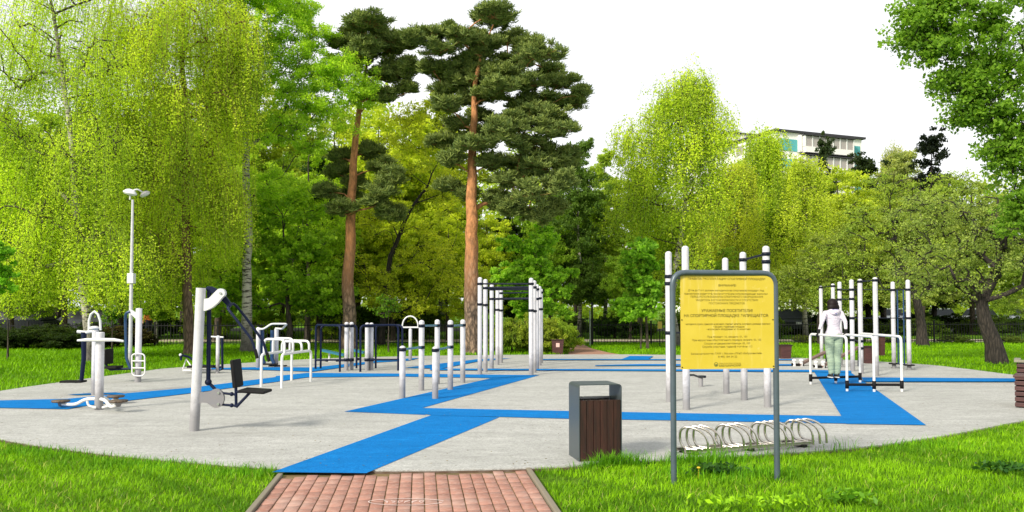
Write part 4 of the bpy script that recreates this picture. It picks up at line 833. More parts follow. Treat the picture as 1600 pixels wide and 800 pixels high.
MB().tube([V(136, 626, Y - .1), V(138, 634, Y - .1), V(150, 637, Y - .1)], .018, 8, fil=.06).tube([V(173, 626, Y - .1), V(171, 634, Y - .1), V(160, 637, Y - .1)], .018, 8, fil=.06).build('base_hoop', white2, t)
# pendulum machine right behind it
c = P(147.5, 617, T0); Y = c.y; t = thing('pendulum_swing', 'white post with tall narrow arch and dark blue swinging foot bar', 'exercise machine', c)
MB().post(c, tz(514, Y) - T0, .058).build('post', white, t); MB().ball(V(147.5, 512.5, Y), .075, 1.2, 1.2, .5).build('cap', white2, t)
MB().tube([V(138.8, 516, Y), V(139, 501, Y), V(142, 491, Y), V(147.7, 486.5, Y), V(153, 491, Y), V(156.5, 501, Y), V(157.3, 516, Y)], .021, 8).build('arch', white2, t)
MB().tube([V(121, 518, Y), V(134, 519.5, Y), V(147, 517, Y)], .03, 8).build('crossbar', white2, t)
MB().tube([V(131, 519, Y), V(131, 560, Y), V(127, 596, Y)], [.05, .042, .036], 10).build('swing_arm', navy, t)
MB().box(V(114.5, 596, Y - .02), (.38, .22, .035)).tube([V(127, 596, Y), V(117, 596.5, Y)], .025, 8).build('foot_bar', black, t)
# hanging leg press behind the lamp
c = P(215.4, 597, T0); Y = c.y; t = thing('leg_press', 'white post with dark blue hanging seat and white footrest grid beside the lamp post', 'exercise machine', c)
MB().lathe(c, [(.064, -.02), (.064, tz(482, Y) - T0), (.001, tz(482, Y) - T0 + .01)]).build('post', white, t)
b = MB(); b.prism([V(201, 485, Y - .05), V(204, 483.5, Y - .05), V(215, 491, Y - .05), V(215, 499, Y - .05), V(211, 497, Y - .05), V(202, 488.5, Y - .05)], (0, .06, 0)); b.build('link_plate', white2, t)
MB().tube([V(203, 487, Y - .05), V(197, 489, Y - .05), V(196, 500, Y), V(197.5, 560, Y), V(204, 576, Y)], .03, 8, fil=.05).build('swing_arm', blue, t)
MB().tube([V(204, 576, Y), V(170, 577.5, Y), V(164.5, 567, Y)], .026, 8, fil=.06).build('seat_tube', navy, t)
MB().box(V(168.5, 557, Y), (.09, .34, .32), bev=.02).build('backrest', black, t); MB().box(V(178, 573.5, Y), (.26, .34, .05), bev=.015).build('seat', black, t)
b = MB()
Yg = Y - .1
b.tube([V(216, 552.5, Yg), V(226, 553.5, Yg), V(226.5, 586, Yg), V(216, 588, Yg), V(206.5, 586, Yg), V(206, 553.5, Yg), V(216, 552.5, Yg)], .016, 8, fil=.08)
for y in (564, 575): b.tube([V(206.5, y, Yg), V(226, y, Yg)], .014, 8)
b.build('footrest', white2, t)
# chest press in the left foreground
c = P(303.5, 673, T0); Y = c.y; t = thing('chest_press', 'chest press machine with leaning white post, blue levers and black seat', 'exercise machine', c)
top = V(314, 450, Y); b = MB(); b.tube([c - Vector((0, 0, .02)), top], [.062, .062], 24); b.build('post', white, t)
def plate(poly, th, name, mat, dY=-.03):
    b = MB(); b.prism([V(x, y, Y + dY) for x, y in poly], (0, th, 0)); return b.build(name, mat, t)
arc = [(344 + 7.2 * math.cos(a), 458 - 7.2 * math.sin(a)) for a in np.linspace(-1.1, 2.3, 10)]
plate([(318, 467), (326, 466)] + arc[::-1] + [(340, 473), (332, 480), (324, 484.5), (318, 486)], .07, 'upper_bracket', white2)
MB().lathe((0, 0, 0), [(.001, 0), (.018, 0), (.018, .02), (.001, .02)], 12)
bo = MB()
for x, y in ((344, 458), (341, 614), (340.5, 631.5)):
    q = V(x, y, Y - .045); bo.tube([q, q + Vector((0, .02, 0))], .016, 10)
bo.build('bolt', chrome, t)
b = MB(); b.prism([V(x, y, Y + .05) for x, y in ((321, 450), (325, 447), (331, 448), (340, 452), (350, 460), (362, 476), (358, 481), (350, 473), (338, 462), (330, 458), (324, 456))], (0, .04, 0)); b.build('top_lever', navy, t)
MB().tube([V(327, 452, Y + .07), V(326.5, 500, Y + .07), V(325.5, 595, Y + .07)], .028, 10).ball(V(325.5, 597, Y + .07), .045).tube([V(325.5, 597, Y + .07), V(336, 608, Y + .07)], .022, 8).build('push_rod', navy, t)
MB().tube([V(356, 479, Y + .05), V(356.5, 483, Y - .18), V(376, 508, Y - .2), V(394, 531, Y - .2), V(402, 560, Y - .2)], .017, 10, fil=.06).build('handle', navy, t)
MB().tube([V(358, 476, Y + .07), V(366, 474, Y + .2), V(384, 496, Y + .22), V(411, 533, Y + .22), V(420.5, 565, Y + .22)], .018, 10, fil=.06).build('handle', navy, t)
for x, y, dY in ((402, 560, -.2), (420.5, 565, .22)):
    q = V(x, y, Y + dY); q0 = V(x - 3.4, y - 14, Y + dY); MB().tube([q0, q], .021, 10).build('grip', black, t)
arc = [(337.5 + 12.5 * math.cos(a), 622.5 - 15 * math.sin(a)) for a in np.linspace(-2.2, 2.2, 14)]
plate([(306, 611), (316, 613), (324, 612)] + arc[::-1] + [(324, 630), (316, 629), (306, 632)], .04, 'lower_bracket', greyplate)
for y0, y1 in ((614, 616.5), (632, 634)): MB().tube([V(346, y0, Y), V(368, y1, Y)], .016, 8).ball(V(362, (y0 + y1 * 2) / 3, Y), .028).build('link_rod', navy, t)
MB().tube([V(368.5, 600, Y), V(369, 636, Y)], .02, 8).tube([V(369, 636, Y), V(390, 614, Y)], .02, 8).tube([V(368.5, 612, Y), V(386, 612, Y)], .018, 8).build('seat_frame', navy, t)
q = V(370, 583, Y); MB().box(q, (.05, .30, .36), ry=-.11, bev=.015).build('backrest', black, t)
q = V(399, 610.5, Y); MB().box(q, (.34, .34, .04), ry=.06, bev=.014).build('seat', black, t)
# parallel bars for the woman
c = P(1337, 606, T0); t = thing('parallel_bars', 'low white tube parallel bars with black foot rails that the woman leans on', 'parallel bars', c)
fr = []
for (xb, yb, xf, yf) in ((1266.8, 600.5, 1323.7, 611.8), (1306, 599.5, 1366, 612.6), (1344, 598, 1409.3, 612)):
    a, d = P(xb, yb, T0), P(xf, yf, T0); z = 1.07
    MB().tube([a, Vector((a.x, a.y, z)), Vector((d.x, d.y, z)), d], .025, 12, fil=.1).build('rail', white2, t); fr.append((a, d, z))
for k, kk in ((0, 'rear'), (1, 'front')):
    a, d = Vector(fr[0][k]), Vector(fr[2][k]); a.z = d.z = T0 + .13; MB().tube([a, d], .026, 8).build('foot_rail', black, t)
    for f_ in fr:
        q = f_[k]; MB().lathe(Vector((q.x, q.y, T0 + .06)), [(.028, 0), (.034, .0), (.034, .15), (.028, .15)], 12).build('clamp', black, t)
# inclined planks
for x0, y0, x1, y1, lab in ((1249, 568, 1291, 548, 'brown inclined plank with white feet left of the woman'), (1283, 571, 1341, 541, 'brown inclined plank reaching the white posts behind the woman')):
    a0 = P(x0, y0 + 4, T0); Y = a0.y; t = thing('incline_board', lab, 'incline board', a0); a = V(x0, y0, Y); d = V(x1, y1, Y + .6)
    u = (d - a).normalized(); s = u.cross(Vector((0, 0, 1))).normalized() * .06; b = MB(); n_ = Vector((0, 0, -.055)); b.prism([a - s, a + s, d + s, d - s], n_); b.build('plank', plankwood, t)
    MB().tube([d - Vector((0, 0, .05)), Vector((d.x, d.y, T0))], .025, 8).build('leg', navyd, t)
    for dx in (-8, 3):
        q = V(x0 + dx, y0 + 1.5, Y); MB().ball(Vector((q.x, q.y, T0 + .15)), .062, 1, 1, .7).build('end_cap', white2, t)
        MB().tube([Vector((q.x, q.y, T0)), Vector((q.x, q.y, T0 + .15))], .045, 10).build('foot', white2, t)
    MB().tube([V(x0 - 12, y0 + 1, Y), V(x0 + 7, y0 + 3, Y)], .035, 8).build('axle', black, t)

# ------------------------------------------------------------ lamp post
c = P(203, 575); Y = c.y; t = thing('lamp_post', 'slender white street lamp with two heads in front of the weeping birch', 'lamp post', c)
MB().tube([c, Vector((c.x, c.y, tz(436, Y))), Vector((c.x, c.y, tz(312, Y)))], [.05, .043, .03], 16).build('pole', white, t)
MB().box(Vector((c.x, c.y, tz(435, Y))), (.17, .16, .27), bev=.01).build('junction_box', white2, t)
MB().tube([V(203, 312, Y), V(204, 300, Y), V(214, 295, Y), V(222, 300, Y + .1)], .022, 8, fil=.1).build('bracket', white2, t)
def head(px, py, s, tilt, rz, dY=0):
    q = V(px, py, Y + dY); b = MB(); prof = [(.001, .14), (.06, .135), (.13, .10), (.19, .03), (.20, 0)]
    b.lathe((0, 0, 0), [(r * s, z * s) for r, z in prof], 18); m = Matrix.Translation(q) @ Matrix.Rotation(rz, 4, 'Z') @ Matrix.Rotation(tilt, 4, 'Y'); b.v = [m @ Vector((v.x * 1.15, v.y * .7, v.z)) for v in b.v]
    o = b.build('lamp_shade', greyplate if dY else white2, t); g_ = MB(); g_.lathe((0, 0, 0), [(.19 * s, 0), (.15 * s, -.05 * s), (.001, -.075 * s)], 18); g_.v = [m @ Vector((v.x * 1.15, v.y * .7, v.z)) for v in g_.v]; g_.build('lens', paint('milky_lens', (.75, .75, .72), .3), o)
head(203, 302, .85, .25, 0); head(227, 304, .65, -.5, 0, .25)

# ------------------------------------------------------------ notice board
a = P(1053, 757); d = P(1214.5, 750); ha = V(1053, 421, a.y).z; hd = V(1212, 423, d.y).z; z = (ha + hd) / 2 - .027
c = (a + d) / 2; t = thing('notice_board', 'yellow Russian rules board on a grey tube frame in the front grass', 'notice board', c)
MB().tube([a - Vector((0, 0, .1)), Vector((a.x, a.y, z)), Vector((d.x, d.y, z)), d - Vector((0, 0, .1))], .0275, 16, fil=.13).build('frame', signtube, t)
ux = (d - a).normalized(); uy = Vector((0, 0, 1)); nrm = Vector((ux.y, -ux.x, 0))   # towards the camera
yb = (a.y + d.y) / 2
bl0 = V(1063, 427.5, a.y + .02); br0 = V(1208.5, 427, d.y - .02); bb0 = V(1063, 577, a.y + .02)
Wd = (br0 - bl0).length; Hh = bl0.z - bb0.z; O = Vector((bl0.x, bl0.y, bl0.z)); ub = Vector((br0.x - bl0.x, br0.y - bl0.y, 0)).normalized(); nb = Vector((ub.y, -ub.x, 0))
def signmat():
    m, nt, bs = newmat('yellow_sign_face'); c = coord(nt); n1 = noise(nt, c, 2.2, 5, .6); n2 = noise(nt, c, 14, 6, .75)
    o = mixc(nt, ramp(nt, n1, .35, .7), (.62, .46, .03), (.68, .52, .06)); o = mixc(nt, ramp(nt, n2, .62, .72, (0, 0, 0), (.35,) * 3), o, (.82, .68, .3))
    n3 = noise(nt, coord(nt, scale=(12, 12, 1.2)), 1.5, 4, .6); o = mixc(nt, ramp(nt, n3, .58, .75, (0, 0, 0), (.25,) * 3), o, (.95, .85, .5))
    nt.links.new(o, bs.inputs['Base Color']); bs.inputs['Roughness'].default_value = .35; return m
b = MB(); b.prism([O, O + ub * Wd, O + ub * Wd - uy * Hh, O - uy * Hh], -nb * .006); b.build('board', signmat(), t)
clips = MB()
for u in (.0, 1.0):
    for v in (.03, .97):
        q = O + ub * Wd * u - uy * Hh * v - nb * .012; e = (a if u == 0 else d); clips.tube([q, Vector((e.x, e.y, q.z))], .008, 6)
clips.build('clip', signtube, t)
for u in (.012, .988):
    for v in (.02, .485, .98):
        q = O + ub * Wd * u - uy * Hh * v; MB().tube([q - nb * .002, q + nb * .004], .006, 8).build('screw', black, t)
lines = [(50, 75, 700, 'ПРАВИЛА ЭКСПЛУАТАЦИИ СПОРТИВНОЙ ПЛОЩАДКИ', 0), (103, 320, 462, 'ВНИМАНИЕ!', 0), (143, 75, 690, 'Дети до 7 лет должны находиться на спортивной площадке под', 1), (170, 45, 722, 'присмотром родителей, воспитателей или сопровождающих взрослых', 1), (195, 95, 680, 'ПЕРЕД ИСПОЛЬЗОВАНИЕМ СПОРТИВНОГО ОБОРУДОВАНИЯ', 1), (222, 135, 640, 'УБЕДИТЕСЬ В ЕГО БЕЗОПАСНОСТИ И ОТСУТСТВИИ', 1), (248, 240, 530, 'ПОСТОРОННИХ ПРЕДМЕТОВ', 1),
 (307, 180, 595, 'УВАЖАЕМЫЕ ПОСЕТИТЕЛИ!', 2), (347, 42, 725, 'НА СПОРТИВНОЙ ПЛОЩАДКЕ ЗАПРЕЩАЕТСЯ:', 2), (414, 48, 740, '• находиться, курить, приносить и распивать спиртные напитки, выгуливать домашних животных', 1), (436, 275, 525, '• засорять территорию площадки', 1), (456, 220, 575, '• использовать оборудование не по назначению', 1), (517, 225, 547, 'При пожаре: 16, звонить: 01, 101', 1), (543, 105, 662, 'При нарушении общественного порядка звонить: 02, 102', 1), (571, 200, 570, 'Скорая медицинская помощь: 03, 103', 1), (597, 185, 590, 'Служба спасения, единый телефон: 112', 1), (652, 95, 668, 'Балансодержатель: ГАУК г. Москвы «ПКиО «Бабушкинский»', 1), (678, 312, 465, '8 495 184 34 22', 1), (732, 320, 495, 'ПАРК КУЛЬТУРЫ И ОТДЫХА', 1), (750, 320, 495, 'БАБУШКИНСКИЙ', 0)]
ink = paint('dark_olive_ink', (.09, .07, .005), .5, dirt=.5, dcol=(.45, .32, .02)); inkf = paint('faded_ink', (.20, .15, .012), .5, dirt=.5, dcol=(.5, .35, .03))
for w_ in (0, 1):
    tv = []; tf = []
    for y, x0, x1, s, wt in lines:
        if (wt == 1) != (w_ == 1): continue
        cu = bpy.data.curves.new('t', 'FONT'); cu.body = s; cu.size = 1; cu.align_x = 'LEFT'; cu.offset = .012 if wt == 2 else .006
        ob = bpy.data.objects.new('t', cu); C.objects.link(ob); dg = bpy.context.evaluated_depsgraph_get(); me = ob.evaluated_get(dg).to_mesh()
        co = np.array([v.co for v in me.vertices]) if len(me.vertices) else np.zeros((0, 3))
        if len(co):
            mn, mxx = co[:, 0].min(), co[:, 0].max(); sx = (x1 - x0) / 755 * Wd / (mxx - mn); caph = {0: 17, 1: 15, 2: 22}[wt] / 765 * Hh / .7
            if y in (732,): caph *= .5
            k = len(tv)
            for q in co:
                p = O + ub * ((x0 - 15) / 755 * Wd + (q[0] - mn) * sx) - uy * ((y - 10) / 765 * Hh - (q[1] - .35) * caph) + nb * .0015; tv.append(p)
            tf += [[i + k for i in f.vertices] for f in me.polygons]
        ob.evaluated_get(dg).to_mesh_clear(); bpy.data.objects.remove(ob); bpy.data.curves.remove(cu)
    b = MB(); b.add(tv, tf); off = WL[t]; me = bpy.data.meshes.new('lettering'); me.from_pydata([v - off for v in b.v], [], b.f); me.materials.append(inkf if w_ else ink); place(bpy.data.objects.new('lettering', me), t)
q = O + ub * ((295 - 15) / 755 * Wd) - uy * ((740 - 10) / 765 * Hh) + nb * .0015
b = MB()
for k, (r0, r1) in enumerate(((.0, .6), (.78, 1))):
    m = 24; vs = [q + (ub * math.cos(2 * math.pi * i / m) + uy * math.sin(2 * math.pi * i / m)) * .02 * rr for rr in (max(r0, .001), r1) for i in range(m)]
    b.add(vs, [(i, (i + 1) % m, m + (i + 1) % m, m + i) for i in range(m) if k or math.sin(2 * math.pi * i / m) < .2])
b.build('emblem', paint('green_emblem', (.04, .09, .02), .5), t)

# ------------------------------------------------------------ litter bin
TH = R(11.2); c0 = P(905, 727, 0); e1 = Vector((math.cos(TH), math.sin(TH), 0)); e2 = Vector((-math.sin(TH), math.cos(TH), 0))
WB, DB, HB, HW = .466, .40, .83, .665
t = thing('litter_bin', 'dark wooden litter bin with a grey metal hoop beside the brick path', 'litter bin', c0 + e1 * WB / 2 + e2 * DB / 2)
def bp(u, v, z): return c0 + e1 * u + e2 * v + Vector((0, 0, z))
b = MB(); th = .008; prof = []
rr = .035; outp = [(0, .0)] + [(rr - rr * math.cos(x), HB - rr + rr * math.sin(x)) for x in np.linspace(0, R(90), 6)] + [(WB - rr + rr * math.sin(x), HB - rr + rr * math.cos(x)) for x in np.linspace(0, R(90), 6)] + [(WB, 0)]
inn = [(min(max(u, th), WB - th), z if z == 0 else min(z, HB - th)) for u, z in outp]; n = len(outp)
vs = [bp(u, v, z) for L in (outp, inn) for v in (0, DB) for u, z in L]
fs = []
for i in range(n - 1): fs += [(i, i + 1, n + i + 1, n + i), (2 * n + i, 3 * n + i, 3 * n + i + 1, 2 * n + i + 1), (i, 2 * n + i, 2 * n + i + 1, i + 1), (n + i, n + i + 1, 3 * n + i + 1, 3 * n + i)]
b.add(vs, fs); b.build('metal_hoop', binmetal, t)
b = MB(); npl = 6; pw = (WB - 2 * th - .006) / npl
for k in range(npl):
    for v in (.018, DB - .018):
        b.box(bp(th + .003 + pw * (k + .5), v, .03 + (HW - .03) / 2), (pw - .005, .022, HW - .03), rz=TH, bev=.003)
b.build('planks', binwood, t)
b = MB(); zt = HW - .012
b.box(bp(WB / 2, .04, zt), (WB - 2 * th - .01, .015, .02), rz=TH); b.box(bp(WB / 2, DB - .04, zt), (WB - 2 * th - .01, .015, .02), rz=TH)
b.build('rim', chrome, t)
b = MB(); b.box(bp(WB / 2, DB / 2, .34), (WB - 2 * th - .014, DB - .09, .56), rz=TH); b.build('liner', black, t)
# ------------------------------------------------------------ bike rack
ra, rb_ = P(1078, 711, T0), P(1262, 698, T0); rd = (rb_ - ra); rdn = rd.normalized()
t = thing('bike_rack', 'low steel bike rack of curved loops at the court edge behind the notice board', 'bike rack', (ra + rb_) / 2)
pv = Vector((.265, -.13, 0)); L = rd.length
back = Vector((-.10, .13, 0))
for off_, nm in ((Vector((0, 0, 0)), 'rail'), (back, 'rail')):
    m = (ra + rb_) / 2 + off_; m.z = T0 + .045; MB().box(m, (L + .12, .04, .04), rz=math.atan2(rd.y, rd.x), bev=.004).build(nm, steel, t)
gx = (1062, 1118, 1173.5, 1226)
for gi, x0 in enumerate(gx):
    for k in range(3):
        s0 = V(x0 + k * 10.6, 695 - gi * 3.2, 0.0 + ra.y + (rb_.y - ra.y) * gi / 3 + k * .05 + .05)
        q = Vector((s0.x, s0.y, T0 + .06)); Hh2 = .235
        pts = [q + pv * .62 + Vector((0, .0, .0)), q + pv * .12 + Vector((0, 0, .015)), q + Vector((0, 0, .10)), q + pv * .02 + Vector((0, 0, Hh2 * .85)), q + pv * .22 + Vector((0, 0, Hh2 + .01)), q + pv * .65 + Vector((0, 0, Hh2 - .01)), q + pv * 1.02 + Vector((0, 0, Hh2 * .62)), q + pv * 1.05 + Vector((0, 0, -.02))]
        MB().tube(pts, .0145, 8, fil=.08).build('loop', steel, t)
for s in (.04, .5, .96):
    q = ra.lerp(rb_, s); MB().box(Vector((q.x, q.y, T0 + .015)) + back * .5, (.06, .24, .03), rz=.6).build('foot', ironm, t)
# ------------------------------------------------------------ bench and planter at the right edge
c = P(1586, 637, T0); t = thing('bench', 'dark slatted wooden bench cut by the right edge', 'bench', c)
for k in range(6): MB().box(c + Vector((1.0, .02, .05 + k * .085)), (2.0, .03, .065), bev=.006).box(c + Vector((0.015, .33, .05 + k * .085)), (.03, .56, .065), bev=.006).build('side_slat', benchwood, t)
for k in range(5): MB().box(c + Vector((1.0, .05 + k * .12,   .525 - .03)), (2.04, .105, .035), bev=.006).build('seat_slat', benchwood, t)
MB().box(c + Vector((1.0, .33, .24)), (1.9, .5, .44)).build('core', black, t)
t.rotation_euler = (0, 0, R(-36))
c = P(1590, 598, T0); t = thing('planter_box', 'dark slatted planter with pale top rim behind the bench', 'planter', c)
for k in range(4): MB().box(c + Vector((.6, 0, .06 + k * .1)), (1.2, .03, .075), bev=.006).box(c + Vector((.0, .4, .06 + k * .1)), (.03, .77, .075), bev=.006).build('side_slat', benchwood, t)
MB().box(c + Vector((.6, 0, .455)), (1.3, .12, .05), bev=.006).box(c + Vector((0, .44, .455)), (.12, .75, .05), bev=.006).build('rim', wood('grey_rim_wood', (.16, .15, .11), (.3, .28, .2)), t)
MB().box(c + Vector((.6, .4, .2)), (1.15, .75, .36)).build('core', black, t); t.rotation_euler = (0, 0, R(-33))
# ------------------------------------------------------------ small far bins and planters
def tub(px, pyb, w_, h_, lab, notice=False, name='planter_box', cat='planter'):
    c = P(px, pyb, T0 if not notice else .0); t = thing(name, lab, cat, c)
    b = MB(); a = w_ * .42; q = w_ * .5; d_ = w_ * .45
    vs = [(-a, -a, 0), (a, -a, 0), (a, a, 0), (-a, a, 0), (-q, -q, h_), (q, -q, h_), (q, q, h_), (-q, q, h_)]
    b.add([c + Vector(v) for v in vs], [(0, 1, 5, 4), (1, 2, 6, 5), (2, 3, 7, 6), (3, 0, 4, 7), (0, 3, 2, 1), (4, 5, 6, 7)]); b.build('body', benchwood, t)
    r_ = MB()
    for s in (-1, 1): r_.box(c + Vector((0, s * q, h_ + .01)), (w_ + .05, .04, .03)).box(c + Vector((s * q, 0, h_ + .01)), (.04, w_ - .045, .03))
    r_.build('rim', binwood, t)
    if notice: MB().box(c + Vector((0, -q - .004, h_ * .66)), (w_ * .3, .006, w_ * .34)).build('notice', paint('pale_notice', (.7, .45, .4), .6), t)
tub(871, 554, .40, .50, 'small brown bin with a pale notice in front of the bush', True, 'litter_bin', 'litter bin')
tub(1226, 560, .34, .40, 'small brown planter just right of the notice board')
tub(1358, 567.5, .36, .46, 'brown planter behind the wall bars')
tub(1452 - 74, 556, .16, .62, 'narrow brown post bin behind the wall bars', name='litter_bin', cat='litter bin')
# ------------------------------------------------------------ fences and gate
def fence(a, b_, label, h=.95, step=2.5):
    a, b_ = Vector(a), Vector(b_); t = thing('fence', label, 'fence', a); L = (b_ - a).length; u = (b_ - a).normalized(); n = int(L / .125)
    pk = MB()
    for i in range(n + 1):
        q = a + u * (i * .125); pk.add([q + Vector((-.009, -.009, .06)), q + Vector((.009, -.009, .06)), q + Vector((.009, .009, .06)), q + Vector((-.009, .009, .06)), q + Vector((-.009, -.009, h)), q + Vector((.009, -.009, h)), q + Vector((.009, .009, h)), q + Vector((-.009, .009, h))], [(0, 1, 5, 4), (1, 2, 6, 5), (2, 3, 7, 6), (3, 0, 4, 7), (4, 5, 6, 7)])
    pk.build('pickets', ironm, t)
    for z in (.14, h - .1):
        m = (a + b_) / 2; m.z = z; MB().box(m, (L, .028, .035), rz=math.atan2(u.y, u.x)).build('rail', ironm, t)
    for i in range(int(L / step) + 1):
        q = a + u * i * step; MB().box(Vector((q.x, q.y, (h + .08) / 2)), (.06, .06, h + .08), rz=math.atan2(u.y, u.x)).build('post', ironm, t)
fl = P(905, 539.3); frr = P(926, 539.3)
fence((-32, 31.5, 0), (fl.x, fl.y, 0), 'long black iron picket fence behind the left lawn, ending at the gate')
fence((frr.x, frr.y, 0), (34, 36.0, 0), 'long black iron picket fence running right from the gate')
g_ = frr; t = thing('gate', 'open dark iron gate leaf at the end of the red path', 'gate', g_)
MB().box(Vector((g_.x - .02, g_.y, .9)), (.08, .08, 1.8)).build('gate_post', ironm, t)
b = MB(); u = Vector((-.55, -.35, 0)).normalized()
for i in range(8): q = g_ + u * (.08 + i * .09); b.box(Vector((q.x, q.y, .6)), (.018, .018, 1.05))
for z in (.1, 1.1): m = g_ + u * .4; b.box(Vector((m.x, m.y, z)), (.72, .03, .03), rz=math.atan2(u.y, u.x))
b.build('gate_leaf', ironm, t)
b = MB(); q = P(922, 541); b.tube([q, Vector((q.x, q.y, tz(485, q.y)))], .03, 8); tag(b.build('signpost_pole', paint('grey_pole', (.3, .33, .3), .6), None, q), 'thin grey pole standing by the open gate', 'pole')
q = P(1031, 543); t = thing('park_notice', 'tiny yellow notice on a thin stake by the young maple', 'sign', q)
MB().tube([q, Vector((q.x, q.y, tz(505, q.y)))], .02, 6).build('stake', ironm, t); MB().box(Vector((q.x, q.y - .03, tz(508, q.y))), (.17, .012, .28)).build('plate', paint('old_yellow', (.6, .42, .06), .6), t)

# ------------------------------------------------------------ cars beyond the fence
def car(loc, rz, col, label, h=1.5, van=False):
    t = thing('parked_car', label, 'car', (0, 0, 0), 'cars parked beyond the fence'); pm = paint('car_paint', col, .25, .2, dirt=.1)
    L, Wc = 4.4, 1.75; lo = [(-2.2, .35), (-2.2, .75), (-2.05, .85), (-1.2, .92), (1.9, .95), (2.15, .85), (2.2, .4), (1.75, .28), (-1.8, .28)]
    if van: cab = [(-1.5, .93), (-1.0, 1.45), (-.5, 1.72), (1.7, 1.75), (2.05, .95)]
    else: cab = [(-1.15, .93), (-.45, 1.38), (.0, 1.46), (.9, 1.44), (1.6, 1.15), (1.85, .95)]
    b = MB(); b.prism([Vector((x, -Wc / 2, z)) for x, z in lo], (0, Wc, 0)); body = b.build('body', pm, t)
    ins = .12; b = MB(); n = len(cab); vs = [Vector((x, s * (Wc / 2 - (0.04 if z < 1 else ins + .06)), z)) for s in (-1, 1) for x, z in cab]; b.add(vs, [tuple(range(n)), tuple(range(2 * n - 1, n - 1, -1))] + [(i, i + 1, n + i + 1, n + i) for i in range(n - 1)]); b.build('cabin', glassd, t)
    b = MB(); top = [c_ for c_ in cab if c_[1] > 1.3]; vs = [Vector((x, s * (Wc / 2 - .2), z + .012)) for s in (-1, 1) for x, z in top]; n = len(top); b.add(vs, [(i, i + 1, n + i + 1, n + i) for i in range(n - 1)]); b.build('roof', pm, t)
    for x in (-1.4, 1.35):
        for s in (-1, 1):
            wb_ = MB().tube([Vector((x, s * (Wc / 2 - .18), .32)), Vector((x, s * (Wc / 2 + .01), .32))], .32, 18).build('wheel', black, t); MB().tube([Vector((x, s * (Wc / 2 - .1), .32)), Vector((x, s * (Wc / 2 + .018), .32))], .19, 14).build('rim', chrome, wb_)
    for s in (-1, 1): MB().box(Vector((-2.19, s * .62, .68)), (.05, .3, .13), bev=.01).build('headlight', paint('lamp_glass', (.7, .7, .7), .15), t)
    t.location = loc; t.rotation_euler = (0, 0, rz)
car(((5 - 800) / F * 41, 41.6, 0), 0.05, (.02, .025, .03), 'dark parked car beyond the fence at the left edge', van=True)
car(((112 - 800) / F * 44, 45.5, 0), 0.1, (.12, .13, .15), 'grey parked car glimpsed behind the white twister machine')
for px, Y, rz_, col, lab in ((1238, 47.5, 1.1, (.03, .035, .04), 'dark parked car seen just left of the woman'), (1400, 62, .9, (.65, .67, .7), 'white parked car seen behind the wall bars'), (1470, 61, 1.2, (.4, .42, .46), 'pale silver car left of the apple trunk'), (1528, 61, .8, (.7, .7, .72), 'white car seen right behind the apple trunk'), (1592, 62, 1.1, (.3, .32, .36), 'grey car at the right edge beyond the fence')):
    car(((px - 800) / F * Y, Y, 0), rz_, col, lab)

# ------------------------------------------------------------ apartment block
Yb = 118.0
def bx(px): return (px - 800) / F * Yb
tl = V(1212, 205, Yb); trt = V(1346, 210, Yb + 6); Hb = tl.z; e = Vector((trt.x - tl.x, 6, 0)); eL = e.length; e.normalize(); w2 = Vector((-e.y, e.x, 0))
t = thing('apartment_block', 'pale panel apartment block with teal panels showing above the trees', 'building', (tl.x, Yb, 0))
O2 = Vector((tl.x, Yb, 0)); wallm = paint('pale_wall_panel', (.84, .82, .78), .85, dirt=.15, dcol=(.5, .45, .38)); tealp = paint('teal_facade_panel', (.08, .38, .40), .7); brickc = paint('orange_brick', (.5, .22, .1), .9)
winm = paint('window_glass', (.38, .34, .32), .3); dkroof = paint('dark_roof_edge', (.05, .05, .055), .8)
def q3(u, v, z): return O2 + e * u + w2 * v + Vector((0, 0, z))
D = 30.
b = MB(); b.prism([q3(0, 0, 0), q3(eL, 0, 0), q3(eL, D, 0), q3(0, D, 0)], (0, 0, Hb)); b.build('wall', wallm, t)
b = MB(); b.prism([q3(-.4, -.4, Hb), q3(eL + .5, -.4, Hb), q3(eL + .5, D + .4, Hb), q3(-.4, D + .4, Hb)], (0, 0, .32)); rf = b.build('roof', dkroof, t)
b = MB(); b.prism([q3(-1.5, 9, Hb + .32), q3(3.2, 9, Hb + .32), q3(3.2, 16, Hb + .32), q3(-1.5, 16, Hb + .32)], (0, 0, 1.1)); b.build('stair_house', wallm, rf)
b = MB(); b.prism([q3(-1.7, 8.8, Hb + 1.42), q3(3.4, 8.8, Hb + 1.42), q3(3.4, 16.2, Hb + 1.42), q3(-1.7, 16.2, Hb + 1.42)], (0, 0, .22)); b.build('stair_house_roof', dkroof, rf)
b = MB()
for u in (7.0, 8.2): b.tube([q3(u, 4, Hb + .3), q3(u, 4, Hb + 1.5)], .04, 5)
b.tube([q3(6.4, 4, Hb + 1.3), q3(8.8, 4, Hb + 1.3)], .03, 5); b.build('antenna', ironm, rf)
pxm = eL / (1346 - 1212)
